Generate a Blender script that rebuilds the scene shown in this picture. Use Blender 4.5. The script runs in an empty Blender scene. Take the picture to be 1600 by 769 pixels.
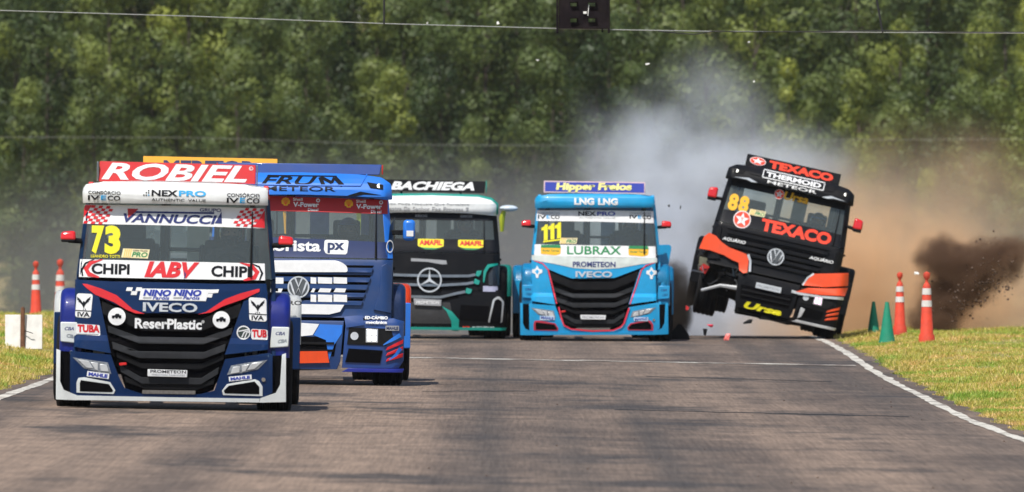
import bpy, bmesh, math, random
import numpy as np
from mathutils import Vector, Matrix, Euler
from mathutils.geometry import tessellate_polygon
R = math.radians
PI = math.pi
rnd = random.Random(7)
SC = bpy.context.scene
COL = SC.collection

# ------------------------------------------------------------------ camera, sky, sun, exposure
FP = 14400.0          # focal length in pixels of the 1600 px wide photograph
CAMZ = 2.15
HOR = 329.0           # row of the horizon
cam_d = bpy.data.cameras.new('camera')
cam = bpy.data.objects.new('camera', cam_d); COL.objects.link(cam)
cam_d.sensor_width = 36.0; cam_d.lens = 36.0 * FP / 1600.0
cam_d.clip_start = 1.0; cam_d.clip_end = 3000.0
cam.location = (0, 0, CAMZ)
cam.rotation_euler = (R(90) - math.atan((384.5 - HOR) / FP), 0, 0)
cam_d.dof.use_dof = True; cam_d.dof.focus_distance = 112.0; cam_d.dof.aperture_fstop = 4.6
SC.camera = cam

SUN_EL, SUN_AZ = 58.0, 204.0      # azimuth measured clockwise from +y (north), sun stands behind the camera
w = bpy.data.worlds.new('World'); SC.world = w; w.use_nodes = True
wn = w.node_tree.nodes; wl = w.node_tree.links
bg = wn['Background']
sky = wn.new('ShaderNodeTexSky'); sky.sky_type = 'NISHITA'; sky.sun_disc = False
sky.sun_elevation = R(SUN_EL); sky.sun_rotation = R(SUN_AZ)
sky.air_density = 1.0; sky.dust_density = 1.0; sky.ozone_density = 1.0
wl.new(sky.outputs[0], bg.inputs[0]); bg.inputs[1].default_value = 0.10
sd = bpy.data.lights.new('sun', 'SUN'); sd.energy = 4.6; sd.angle = R(0.6); sd.color = (1.0, 0.95, 0.87)
so = bpy.data.objects.new('sun', sd); COL.objects.link(so)
sdir = Vector((math.sin(R(SUN_AZ)) * math.cos(R(SUN_EL)), math.cos(R(SUN_AZ)) * math.cos(R(SUN_EL)), math.sin(R(SUN_EL))))
so.rotation_euler = sdir.to_track_quat('Z', 'Y').to_euler()
so.location = (0, 0, 60)
SC.view_settings.view_transform = 'Standard'; SC.view_settings.look = 'None'
SC.view_settings.exposure = 0.15; SC.view_settings.gamma = 1.0
SC.cycles.use_denoising = True
SC.cycles.volume_bounces = 6; SC.cycles.max_bounces = 10; SC.cycles.transparent_max_bounces = 24
SC.cycles.volume_step_rate = 0.7; SC.cycles.volume_max_steps = 256

# ------------------------------------------------------------------ helpers
def sm(t):
    t = min(1.0, max(0.0, t)); return t * t * (3 - 2 * t)
def lerp(a, b, t): return a + (b - a) * t
def interp(x, pts):
    if x <= pts[0][0]: return pts[0][1]
    for (a, va), (b, vb) in zip(pts, pts[1:]):
        if x <= b: return va + (vb - va) * (x - a) / (b - a)
    return pts[-1][1]

def road_l(y): return -5.72 - 0.0 * y
def road_r(y): return 5.02 + 0.30 * sm((105 - y) / 30) + 0.22 * sm((y - 122) / 28)

BANK = [(60, .02), (100, .02), (155, .006), (220, 0.0)]
def base_z(x, y):
    z = -interp(y, BANK) * (max(-12, min(12, x)) + 3.0)
    if y > 158:
        t = y - 158
        z -= 0.03 * (t * t / 24 if t < 12 else t - 6) if y < 300 else 0.03 * 136
    if y > 325: z += (y - 325) * 0.055
    return z
def ground(x, y):
    z = base_z(x, y)
    if x < -6.3:
        k = sm((-x - 6.3) / 1.6); z += k * (0.12 + 0.16 * sm((y - 118) / 40) * (1 - sm((y - 175) / 60)))
    if x > 5.6:
        k = sm((x - 5.6) / 1.2); z += k * (0.05 + 0.06 * sm((y - 125) / 30) * (1 - sm((y - 175) / 60)))
    if abs(x) > 6.5 and y < 250: z += 0.02 * math.sin(x * 2.1 + y * .7) + 0.02 * math.sin(x * 1.3 - y * 1.1)
    return z
def at(px, py):
    """ground point seen at a pixel of the photograph"""
    y = 60.0
    while y < 320:
        x = (px - 800) / FP * y; z = CAMZ - (py - HOR) / FP * y
        if z <= ground(x, y): return x, y, ground(x, y)
        y += 0.1
    return (px - 800) / FP * 160, 160.0, ground((px - 800) / FP * 160, 160)

# ---- materials
MATS = {}
def nodes_of(m):
    m.use_nodes = True
    return m.node_tree.nodes, m.node_tree.links
def mat(name, col, rough=0.5, metal=0.0, coat=0.0, var=0.10, scale=9.0, bump=0.0, bscale=60.0, spec=0.5, dirt=0.0, emit=0.0):
    if name in MATS: return MATS[name]
    m = bpy.data.materials.new(name); n, l = nodes_of(m); b = n['Principled BSDF']
    col = tuple(col[:3])
    b.inputs['Roughness'].default_value = rough; b.inputs['Metallic'].default_value = metal
    b.inputs['Coat Weight'].default_value = coat; b.inputs['Coat Roughness'].default_value = 0.06
    b.inputs['Specular IOR Level'].default_value = spec
    tc = n.new('ShaderNodeTexCoord')
    nz = n.new('ShaderNodeTexNoise'); nz.inputs['Scale'].default_value = scale; nz.inputs['Detail'].default_value = 5
    l.new(tc.outputs['Object'], nz.inputs['Vector'])
    mr = n.new('ShaderNodeMapRange'); mr.inputs[1].default_value = .3; mr.inputs[2].default_value = .7
    l.new(nz.outputs[0], mr.inputs[0])
    mx = n.new('ShaderNodeMix'); mx.data_type = 'RGBA'
    mx.inputs[6].default_value = (*[c * (1 - var) for c in col], 1); mx.inputs[7].default_value = (*[min(1, c * (1 + var)) for c in col], 1)
    l.new(mr.outputs[0], mx.inputs[0])
    last = mx.outputs[2]
    if dirt > 0:
        d = n.new('ShaderNodeTexNoise'); d.inputs['Scale'].default_value = 3.3; d.inputs['Detail'].default_value = 8; d.inputs['Roughness'].default_value = .7
        l.new(tc.outputs['Object'], d.inputs['Vector'])
        dm = n.new('ShaderNodeMapRange'); dm.inputs[1].default_value = .45; dm.inputs[2].default_value = .75; dm.inputs[4].default_value = dirt
        l.new(d.outputs[0], dm.inputs[0])
        mx2 = n.new('ShaderNodeMix'); mx2.data_type = 'RGBA'; l.new(dm.outputs[0], mx2.inputs[0])
        l.new(last, mx2.inputs[6]); mx2.inputs[7].default_value = (.11, .09, .075, 1); last = mx2.outputs[2]
        rr = n.new('ShaderNodeMapRange'); rr.inputs[3].default_value = rough; rr.inputs[4].default_value = min(1, rough + .35)
        l.new(d.outputs[0], rr.inputs[0]); l.new(rr.outputs[0], b.inputs['Roughness'])
    l.new(last, b.inputs['Base Color'])
    if bump > 0:
        bn = n.new('ShaderNodeTexNoise'); bn.inputs['Scale'].default_value = bscale; bn.inputs['Detail'].default_value = 4
        l.new(tc.outputs['Object'], bn.inputs['Vector'])
        bp = n.new('ShaderNodeBump'); bp.inputs['Strength'].default_value = bump; bp.inputs['Distance'].default_value = .02
        l.new(bn.outputs[0], bp.inputs['Height']); l.new(bp.outputs[0], b.inputs['Normal'])
    if emit > 0:
        b.inputs['Emission Color'].default_value = (*col, 1); b.inputs['Emission Strength'].default_value = emit
    MATS[name] = m
    return m
def paint(name, col, rough=.30):
    dark = max(col) < .12
    return mat('paint_' + name, col, rough, coat=.25 if dark else .45, var=.05, dirt=.03 if dark else .14, spec=.14 if dark else .5)
def vinyl(name, col): return mat('vinyl_' + name, col, .42, var=.05, scale=14, dirt=.10)
NAVY = paint('navy', (.002, .020, .082)); NAVYD = paint('dark_navy', (.004, .020, .062)); WHITE = paint('white', (.78, .80, .80))
ROYAL = paint('royal_blue', (.01, .03, .36)); CYAN = paint('cyan_blue', (.003, .31, .62), .22); SKYB = paint('bright_blue', (.012, .17, .68))
BLACKP = mat('paint_black', (.005, .0055, .0075), .32, coat=.06, var=.05, dirt=.05, spec=.14); ORANGE = paint('orange', (.85, .075, .008)); REDP = paint('red', (.58, .012, .012))
GREYW = paint('pale_grey', (.68, .72, .72)); YELP = paint('yellow', (.80, .38, .01)); TEALP = paint('teal', (.0, .30, .24)); GREYP = paint('grey', (.09, .10, .11))
PLAST = mat('black_plastic', (.008, .0085, .010), .5, var=.2, bump=.15, bscale=90, dirt=.06, spec=.10)
PLASTG = mat('grey_plastic', (.024, .026, .030), .5, var=.2, bump=.25, bscale=140, dirt=.06, spec=.14)
VOID = mat('dark_recess', (.003, .003, .004), .9, var=.2, spec=.05)
MESHG = mat('mesh_grey', (.16, .15, .14), .6, var=.3, scale=60)
RUBBER = mat('rubber', (.012, .012, .013), .82, var=.25, scale=16, bump=.3, bscale=50, dirt=.15, spec=.15)
STEEL = mat('steel', (.35, .36, .37), .35, 1.0, var=.15)
CHROME = mat('chrome', (.62, .64, .66), .16, 1.0, var=.05)
SILV = mat('silver_print', (.62, .64, .66), .3, .35, var=.1)
RIMM = mat('rim_grey', (.25, .25, .26), .4, .8, var=.2, dirt=.3)
CABG = mat('cabin_grey', (.66, .74, .72), .7, var=.1)
SEATM = mat('seat_fabric', (.010, .011, .013), .9, var=.3, bump=.3, spec=.15)
UNDER = mat('chassis_black', (.008, .008, .009), .8, var=.3, dirt=.25, spec=.12)
vW = vinyl('white', (.76, .77, .78)); vN = vinyl('navy', (.008, .02, .14)); vK = mat('vinyl_black', (.007, .008, .012), .5, var=.05, spec=.15); vR = vinyl('red', (.62, .008, .018))
vY = vinyl('yellow', (.78, .70, .01)); vYo = vinyl('golden', (.83, .44, .01)); vG = vinyl('green', (.01, .22, .07)); vC = vinyl('cyan', (.02, .36, .72))
vO = vinyl('orange_red', (.88, .045, .010)); vCr = vinyl('cream', (.80, .70, .42)); vDR = vinyl('dark_red', (.42, .016, .02)); vGy = vinyl('grey', (.30, .31, .33))
vB = vinyl('royal', (.012, .035, .34)); vPk = vinyl('pink_red', (.72, .03, .07)); vT = vinyl('teal', (.0, .34, .26)); vBk = vinyl('dark_blue', (.006, .022, .10))
REDG = mat('red_gloss', (.62, .012, .012), .2, coat=.8, var=.05)
SKIN = mat('skin', (.42, .25, .18), .55)
SUIT = mat('racing_suit', (.02, .022, .03), .85, var=.25, bump=.3)
GLOVE = mat('glove_fabric', (.22, .21, .18), .8, var=.2)

def glass_mat(name, tint, pale_lift=.04):
    m = bpy.data.materials.new(name); n, l = nodes_of(m); n.remove(n['Principled BSDF']); out = n['Material Output']
    tr = n.new('ShaderNodeBsdfTransparent'); tr.inputs[0].default_value = (*tint, 1)
    gl = n.new('ShaderNodeBsdfGlossy'); gl.inputs['Roughness'].default_value = .03
    fr = n.new('ShaderNodeFresnel'); fr.inputs[0].default_value = 1.5
    mx = n.new('ShaderNodeMixShader'); l.new(fr.outputs[0], mx.inputs[0]); l.new(tr.outputs[0], mx.inputs[1]); l.new(gl.outputs[0], mx.inputs[2])
    df = n.new('ShaderNodeBsdfDiffuse'); df.inputs[0].default_value = (.50, .58, .56, 1)  # teal-grey diffuse share added to brighten the glass
    m2 = n.new('ShaderNodeMixShader'); m2.inputs[0].default_value = pale_lift; l.new(mx.outputs[0], m2.inputs[1]); l.new(df.outputs[0], m2.inputs[2])
    l.new(m2.outputs[0], out.inputs[0]); MATS[name] = m
    return m
GLASS = glass_mat('windscreen_glass', (.84, .90, .89), pale_lift=.085); GLASSD = glass_mat('dark_glass', (.45, .52, .53)); LENS = glass_mat('lamp_lens', (.9, .92, .93))
def lamp_mat(name, col, e):
    m = bpy.data.materials.new(name); n, l = nodes_of(m); b = n['Principled BSDF']
    b.inputs['Base Color'].default_value = (*col, 1); b.inputs['Emission Color'].default_value = (*col, 1); b.inputs['Emission Strength'].default_value = e
    b.inputs['Roughness'].default_value = .2
    return m
LAMPW = lamp_mat('lamp_lit_white', (1, .97, .88), 1.6); LAMPP = lamp_mat('lamp_lit_pink', (1, .55, .78), 1.8)

# ---- objects
def link(name, me, m=None, parent=None):
    o = bpy.data.objects.new(name, me); COL.objects.link(o)
    if m is not None and not me.materials: me.materials.append(m)
    if parent is not None: o.parent = parent
    return o
def tag(o, label=None, cat=None, group=None, kind=None):
    if label: o['label'] = label
    if cat: o['category'] = cat
    if group: o['group'] = group
    if kind: o['kind'] = kind
    return o
def empty(name, loc=(0, 0, 0), rot=(0, 0, 0)):
    o = bpy.data.objects.new(name, None); COL.objects.link(o); o.location = loc; o.rotation_euler = rot; o.empty_display_size = .2
    return o
def bm_link(name, bm, m, parent=None, smooth=.6, bev=0):
    bmesh.ops.recalc_face_normals(bm, faces=bm.faces)
    me = bpy.data.meshes.new(name); bm.to_mesh(me); bm.free()
    finish(me, smooth)
    o = link(name, me, m, parent)
    if bev: bevel(o, bev)
    return o
def finish(me, smooth=.6):
    if smooth:
        me.polygons.foreach_set('use_smooth', [True] * len(me.polygons)); me.set_sharp_from_angle(angle=smooth)
def bevel(o, wd, seg=2):
    b = o.modifiers.new('bevel', 'BEVEL'); b.width = wd; b.segments = seg; b.limit_method = 'ANGLE'; b.angle_limit = R(40)
def add_box(bm, c, s, rot=None):
    M = Matrix.Translation(c) @ (rot.to_matrix().to_4x4() if rot else Matrix()) @ Matrix.Diagonal((*s, 1))
    bmesh.ops.create_cube(bm, size=1, matrix=M)
def add_tube(bm, pts, rad, seg=8, cap=True):
    pts = [Vector(p) for p in pts]
    rads = rad if isinstance(rad, (list, tuple)) else [rad] * len(pts)
    rings = []; prev = None
    for i, p in enumerate(pts):
        d = (pts[min(i + 1, len(pts) - 1)] - pts[max(i - 1, 0)]).normalized()
        a = d.orthogonal().normalized() if prev is None else (prev - d * prev.dot(d)).normalized()
        prev = a; b = d.cross(a)
        rings.append([bm.verts.new(p + (a * math.cos(2 * PI * k / seg) + b * math.sin(2 * PI * k / seg)) * rads[i]) for k in range(seg)])
    for r0, r1 in zip(rings, rings[1:]):
        for k in range(seg): bm.faces.new((r0[k], r0[(k + 1) % seg], r1[(k + 1) % seg], r1[k]))
    if cap: bm.faces.new(list(reversed(rings[0]))); bm.faces.new(rings[-1])
def add_lathe(bm, prof, axis='z', seg=32, c=(0, 0, 0), a0=0.0):
    rings = []
    for (r, h) in prof:
        ring = []
        for k in range(seg):
            a = a0 + 2 * PI * k / seg
            p = (r * math.cos(a), r * math.sin(a), h) if axis == 'z' else (h, r * math.cos(a), r * math.sin(a))
            ring.append(bm.verts.new(Vector(p) + Vector(c)))
        rings.append(ring)
    for r0, r1 in zip(rings, rings[1:]):
        for k in range(seg): bm.faces.new((r0[k], r0[(k + 1) % seg], r1[(k + 1) % seg], r1[k]))
    for r in (rings[0], rings[-1]):
        try: bm.faces.new(r)
        except ValueError: pass
def ball(bm, c, r, seg=16, ring=10):
    M = Matrix.Translation(c) @ Matrix.Diagonal((*(r if isinstance(r, (tuple, list)) else (r, r, r)), 1))
    bmesh.ops.create_uvsphere(bm, u_segments=seg, v_segments=ring, radius=1, matrix=M)

def round_poly(pts, r, n=4):
    out = []
    N = len(pts)
    for i in range(N):
        p = Vector(pts[i]).to_2d(); a = Vector(pts[i - 1]).to_2d(); b = Vector(pts[(i + 1) % N]).to_2d()
        da = a - p; db = b - p; rr = min(r, da.length * .45, db.length * .45)
        if rr < 1e-5: out.append(tuple(p)); continue
        p0 = p + da.normalized() * rr; p1 = p + db.normalized() * rr
        for k in range(n + 1):
            t = k / n; out.append(tuple(p0 * (1 - t) ** 2 + p * 2 * t * (1 - t) + p1 * t * t))
    return out

def shell(name, polys, mapf, off, thick, m, parent=None, ucuts=(), vcuts=(), bev=0, smooth=.6, tris=None):
    """a panel: outlines in (u, v) laid on the surface mapf(u, v, off) and given a thickness behind it"""
    bm = bmesh.new()
    if tris is not None:
        vs, fs = tris
        bv = [bm.verts.new((a, b, 0)) for a, b in vs]
        for f in fs:
            try: bm.faces.new([bv[i] for i in f])
            except ValueError: pass
    else:
        for P in polys:
            vs = [bm.verts.new((p[0], p[1], 0)) for p in P]
            for t in tessellate_polygon([[Vector((p[0], p[1], 0)) for p in P]]):
                try: bm.faces.new([vs[i] for i in t])
                except ValueError: pass
    us = [v.co.x for v in bm.verts]; vv = [v.co.y for v in bm.verts]
    if not us: bm.free(); return None
    u0, u1, v0, v1 = min(us), max(us), min(vv), max(vv)
    for c in ucuts:
        if u0 + 1e-4 < c < u1 - 1e-4:
            bmesh.ops.bisect_plane(bm, geom=bm.verts[:] + bm.edges[:] + bm.faces[:], dist=1e-5, plane_co=(c, 0, 0), plane_no=(1, 0, 0))
    for c in vcuts:
        if v0 + 1e-4 < c < v1 - 1e-4:
            bmesh.ops.bisect_plane(bm, geom=bm.verts[:] + bm.edges[:] + bm.faces[:], dist=1e-5, plane_co=(0, c, 0), plane_no=(0, 1, 0))
    bm.verts.index_update(); bm.normal_update()
    V = [(v.co.x, v.co.y) for v in bm.verts]
    F = [[v.index for v in (f.verts if f.normal.z >= 0 else reversed(f.verts))] for f in bm.faces]
    bm.free()
    n = len(V)
    co = [mapf(u, v, off) for u, v in V] + [mapf(u, v, off - thick) for u, v in V]
    cnt = {}
    for f in F:
        for a, b in zip(f, f[1:] + f[:1]): cnt[(a, b)] = cnt.get((a, b), 0) + 1
    faces = [list(f) for f in F] + [[i + n for i in reversed(f)] for f in F]
    for (a, b) in cnt:
        if (b, a) not in cnt: faces.append([b, a, a + n, b + n])
    me = bpy.data.meshes.new(name); me.from_pydata(co, [], faces); me.validate()
    bm = bmesh.new(); bm.from_mesh(me); bmesh.ops.recalc_face_normals(bm, faces=bm.faces); bm.to_mesh(me); bm.free()
    finish(me, smooth)
    o = link(name, me, m, parent)
    if bev: bevel(o, bev)
    return o

def text_tris(s, bold=0.0, shear=0.0, space=1.0):
    cu = bpy.data.curves.new('t', 'FONT'); cu.body = s; cu.size = 1.0; cu.offset = bold; cu.shear = shear; cu.space_character = space; cu.resolution_u = 3
    cu.fill_mode = 'FRONT'
    ob = bpy.data.objects.new('t', cu)
    me = ob.to_mesh()
    V = [(v.co.x, v.co.y) for v in me.vertices]; F = [list(p.vertices) for p in me.polygons]
    ob.to_mesh_clear(); bpy.data.objects.remove(ob); bpy.data.curves.remove(cu)
    return V, F

# ------------------------------------------------------------------ trucks
UC = [i * .2 for i in range(-6, 7)] + [s * v for s in (-1, 1) for v in (.92, .96, 1.04, 1.08, 1.12, 1.16, 1.23, 1.27)]
class Truck:
    def __init__(s, label, cx, gy, S, roll, prof, hw, yaw=0.0, zfix=None, ztilt=0.0, group='race trucks bearing down on the camera', lift=0.0):
        s.cx, s.gy, s.S, s.r = cx, gy, S, R(roll); s.prof = prof; s.hwp = hw
        d = FP / S; x = (cx - 800) / FP * d
        z = ground(x, d) if zfix is None else CAMZ - (gy - HOR) / S
        s.d = d
        s.root = empty('race_truck', (x, d, z + lift), (0, R(roll), R(yaw)))
        tag(s.root, label, 'truck', group)
        s.vc = [p[0] for p in prof]
        s.ex = {}
    def L(s, px, py):
        dx = (px - s.cx) / s.S; dy = (s.gy - py) / s.S
        return (dx * math.cos(s.r) - dy * math.sin(s.r), dx * math.sin(s.r) + dy * math.cos(s.r))
    def z(s, v, pts): return [s.L(v[0] + a / v[2], v[1] + b / v[2]) for a, b in pts]
    def hw(s, z): return interp(z, s.hwp)
    def fs(s, x, z, prof=None, edge=None):
        y = interp(z, prof or s.prof) + .035 * x * x
        e = (edge or s.hw(z)) - .13
        if abs(x) > e: y += ((abs(x) - e) / .13) ** 2 * .09
        return y
    def front(s, prof=None, edge=None):
        return lambda u, v, off: (u, s.fs(u, v, prof, edge) - off, v)
    def side(s, sg):
        return lambda u, v, off: (sg * (s.hw(v) + off), u, v)
    def pl(s, name, pts, m, off=0.0, thick=.02, bev=0, parent=None, prof=None, edge=None, multi=False, rnd_=0, cuts=True):
        polys = pts if multi else [pts]
        if rnd_: polys = [round_poly(p, rnd_) for p in polys]
        pr = prof or s.prof
        return shell(name, polys, s.front(prof, edge), off, thick, m, parent or s.root, UC if cuts else (), [p[0] for p in pr], bev)
    def both(s, name, pts, m, **k):
        return s.pl(name, pts, m, **k), s.pl(name, [(-a, b) for a, b in pts], m, **k)
    def tx(s, string, c, wh, m, off=.006, bold=.012, shear=0.0, tilt=0.0, parent=None, prof=None, edge=None, name='lettering', flip=False):
        """c: centre in local (x, z); wh: width and height in metres"""
        V, F = text_tris(string, bold, shear)
        xs = [a for a, b in V]; ys = [b for a, b in V]
        x0, x1, y0, y1 = min(xs), max(xs), min(ys), max(ys)
        ca, sa = math.cos(tilt), math.sin(tilt)
        W = []
        for a, b in V:
            a = (a - (x0 + x1) / 2) / (x1 - x0) * wh[0]; b = (b - (y0 + y1) / 2) / max(1e-6, y1 - y0) * wh[1]
            W.append((c[0] + a * ca - b * sa, c[1] + a * sa + b * ca))
        return shell(name, None, s.front(prof, edge), off, .0025, m, parent or s.root, [u for u in UC if abs(u) < 1.3], [p[0] for p in (prof or s.prof)], 0, .6, (W, F))
    def tz(s, v, string, box, m, **k):
        """lettering whose box is given in the pixels of an enlarged detail v"""
        x0, y0, x1, y1 = box
        c = s.L(v[0] + (x0 + x1) / 2 / v[2], v[1] + (y0 + y1) / 2 / v[2])
        return s.tx(string, c, ((x1 - x0) / v[2] / s.S, (y1 - y0) / v[2] / s.S), m, **k)
    def disc(s, name, c, r, m, off=.006, thick=.003, n=28, parent=None, ry=None, prof=None, inner=None):
        ry = ry or r
        o = [(c[0] + r * math.cos(2 * PI * k / n), c[1] + ry * math.sin(2 * PI * k / n)) for k in range(n)]
        if inner:
            q = [(c[0] + r * inner * math.cos(2 * PI * k / n), c[1] + ry * inner * math.sin(2 * PI * k / n)) for k in range(n)]
            polys = [[o[k], o[(k + 1) % n], q[(k + 1) % n], q[k]] for k in range(n)]
            V = o + q; F = [[k, (k + 1) % n, n + (k + 1) % n, n + k] for k in range(n)]
            return shell(name, None, s.front(prof), off, thick, m, parent or s.root, (), [p[0] for p in (prof or s.prof)], 0, .6, (V, F))
        return s.pl(name, o, m, off=off, thick=thick, parent=parent, prof=prof)

def strip(pts, wd):
    """outline of a bent band of width wd along pts"""
    P = [Vector(p) for p in pts]; L_, R_ = [], []
    for i, p in enumerate(P):
        d = (P[min(i + 1, len(P) - 1)] - P[max(i - 1, 0)]).normalized(); nrm = Vector((-d.y, d.x))
        ww = wd[i] if isinstance(wd, (list, tuple)) else wd
        L_.append(tuple(p + nrm * ww / 2)); R_.append(tuple(p - nrm * ww / 2))
    return L_ + R_[::-1]
def star_pts(c, r, n=5, inner=.4, rot=PI / 2):
    return [(c[0] + (r if k % 2 == 0 else r * inner) * math.cos(rot + PI * k / n), c[1] + (r if k % 2 == 0 else r * inner) * math.sin(rot + PI * k / n)) for k in range(2 * n)]

# ---- wheels
def tyre_mesh(wd, rad=.5):
    bm = bmesh.new(); h = wd / 2
    prof = [(.29, -h * .8), (.32, -h * .95), (rad - .08, -h), (rad - .02, -h * .94), (rad, -h * .82)]
    for k in range(4):
        a = lerp(-h * .78, h * .78, (k + .5) / 4)
        prof += [(rad, a - .014), (rad - .012, a - .008), (rad - .012, a + .008), (rad, a + .014)]
    prof += [(rad, h * .82), (rad - .02, h * .94), (rad - .08, h), (.32, h * .95), (.29, h * .8)]
    add_lathe(bm, prof, 'x', 40)
    bmesh.ops.recalc_face_normals(bm, faces=bm.faces)
    me = bpy.data.meshes.new('tyre'); bm.to_mesh(me); bm.free(); finish(me, .7); me.materials.append(RUBBER)
    return me
def rim_mesh(wd):
    bm = bmesh.new(); h = wd / 2
    add_lathe(bm, [(.05, h * .55), (.10, h * .55), (.12, h * .35), (.22, h * .30), (.25, h * .75), (.30, h * .8), (.30, -h * .8), (.25, -h * .75), (.2, -h * .2), (.05, -h * .2)], 'x', 32)
    for k in range(10):
        a = 2 * PI * k / 10; ball(bm, (h * .40, .165 * math.cos(a), .165 * math.sin(a)), .017, 6, 4)
    bmesh.ops.recalc_face_normals(bm, faces=bm.faces)
    me = bpy.data.meshes.new('rim'); bm.to_mesh(me); bm.free(); finish(me, .6); me.materials.append(RIMM)
    return me
TY_F, TY_R, RM_F, RM_R = tyre_mesh(.38), tyre_mesh(.34), rim_mesh(.38), rim_mesh(.34)
def wheel(root, x, y, front=True, steer=0.0, z=.5):
    wh = link('wheel', TY_F if front else TY_R, None, root); wh.location = (x, y, z); wh.rotation_euler = (0, 0, R(steer) + (PI if x < 0 else 0))
    link('rim', RM_F if front else RM_R, None, wh)
    return wh

def fender(T, name, sg, x0, x1, ya, yb, z0, z1, m, rad=.25, thick=.03):
    """arched mudguard over a wheel: bent sheet between x0 (inner) and x1 (outer) with a rounded outer edge"""
    path = []
    n = 8
    path.append((ya, z0))
    for k in range(n + 1):
        a = PI - (PI / 2) * k / n; path.append((ya + rad + rad * math.cos(a), z1 - rad + rad * math.sin(a)))
    for k in range(n + 1):
        a = PI / 2 - (PI / 2) * k / n; path.append((yb - rad + rad * math.cos(a), z1 - rad + rad * math.sin(a)))
    path.append((yb, z0))
    bm = bmesh.new()
    xs = [(x0, 0.0), (x0 + .02, 0), (x1 - .07, 0), (x1 - .035, .008), (x1 - .012, .03), (x1, .065), (x1, .12)]
    rows = []
    cy, cz = (ya + yb) / 2, z0
    for (y, z) in path:
        d = Vector((cy - y, cz - z)); d = d.normalized() if d.length > 1e-6 else Vector((0, -1))
        rows.append([bm.verts.new((sg * x, y + d.x * dr, z + d.y * dr)) for x, dr in xs])
    for a, b in zip(rows, rows[1:]):
        for k in range(len(xs) - 1): bm.faces.new((a[k], a[k + 1], b[k + 1], b[k]))
    bmesh.ops.solidify(bm, geom=bm.faces[:], thickness=thick)
    return bm_link(name, bm, m, T.root, .7)

def box_part(T, name, c, s, m, rot=None, bev=.01, parent=None):
    bm = bmesh.new(); add_box(bm, c, s, rot); return bm_link(name, bm, m, parent or T.root, .6, bev)

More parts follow.
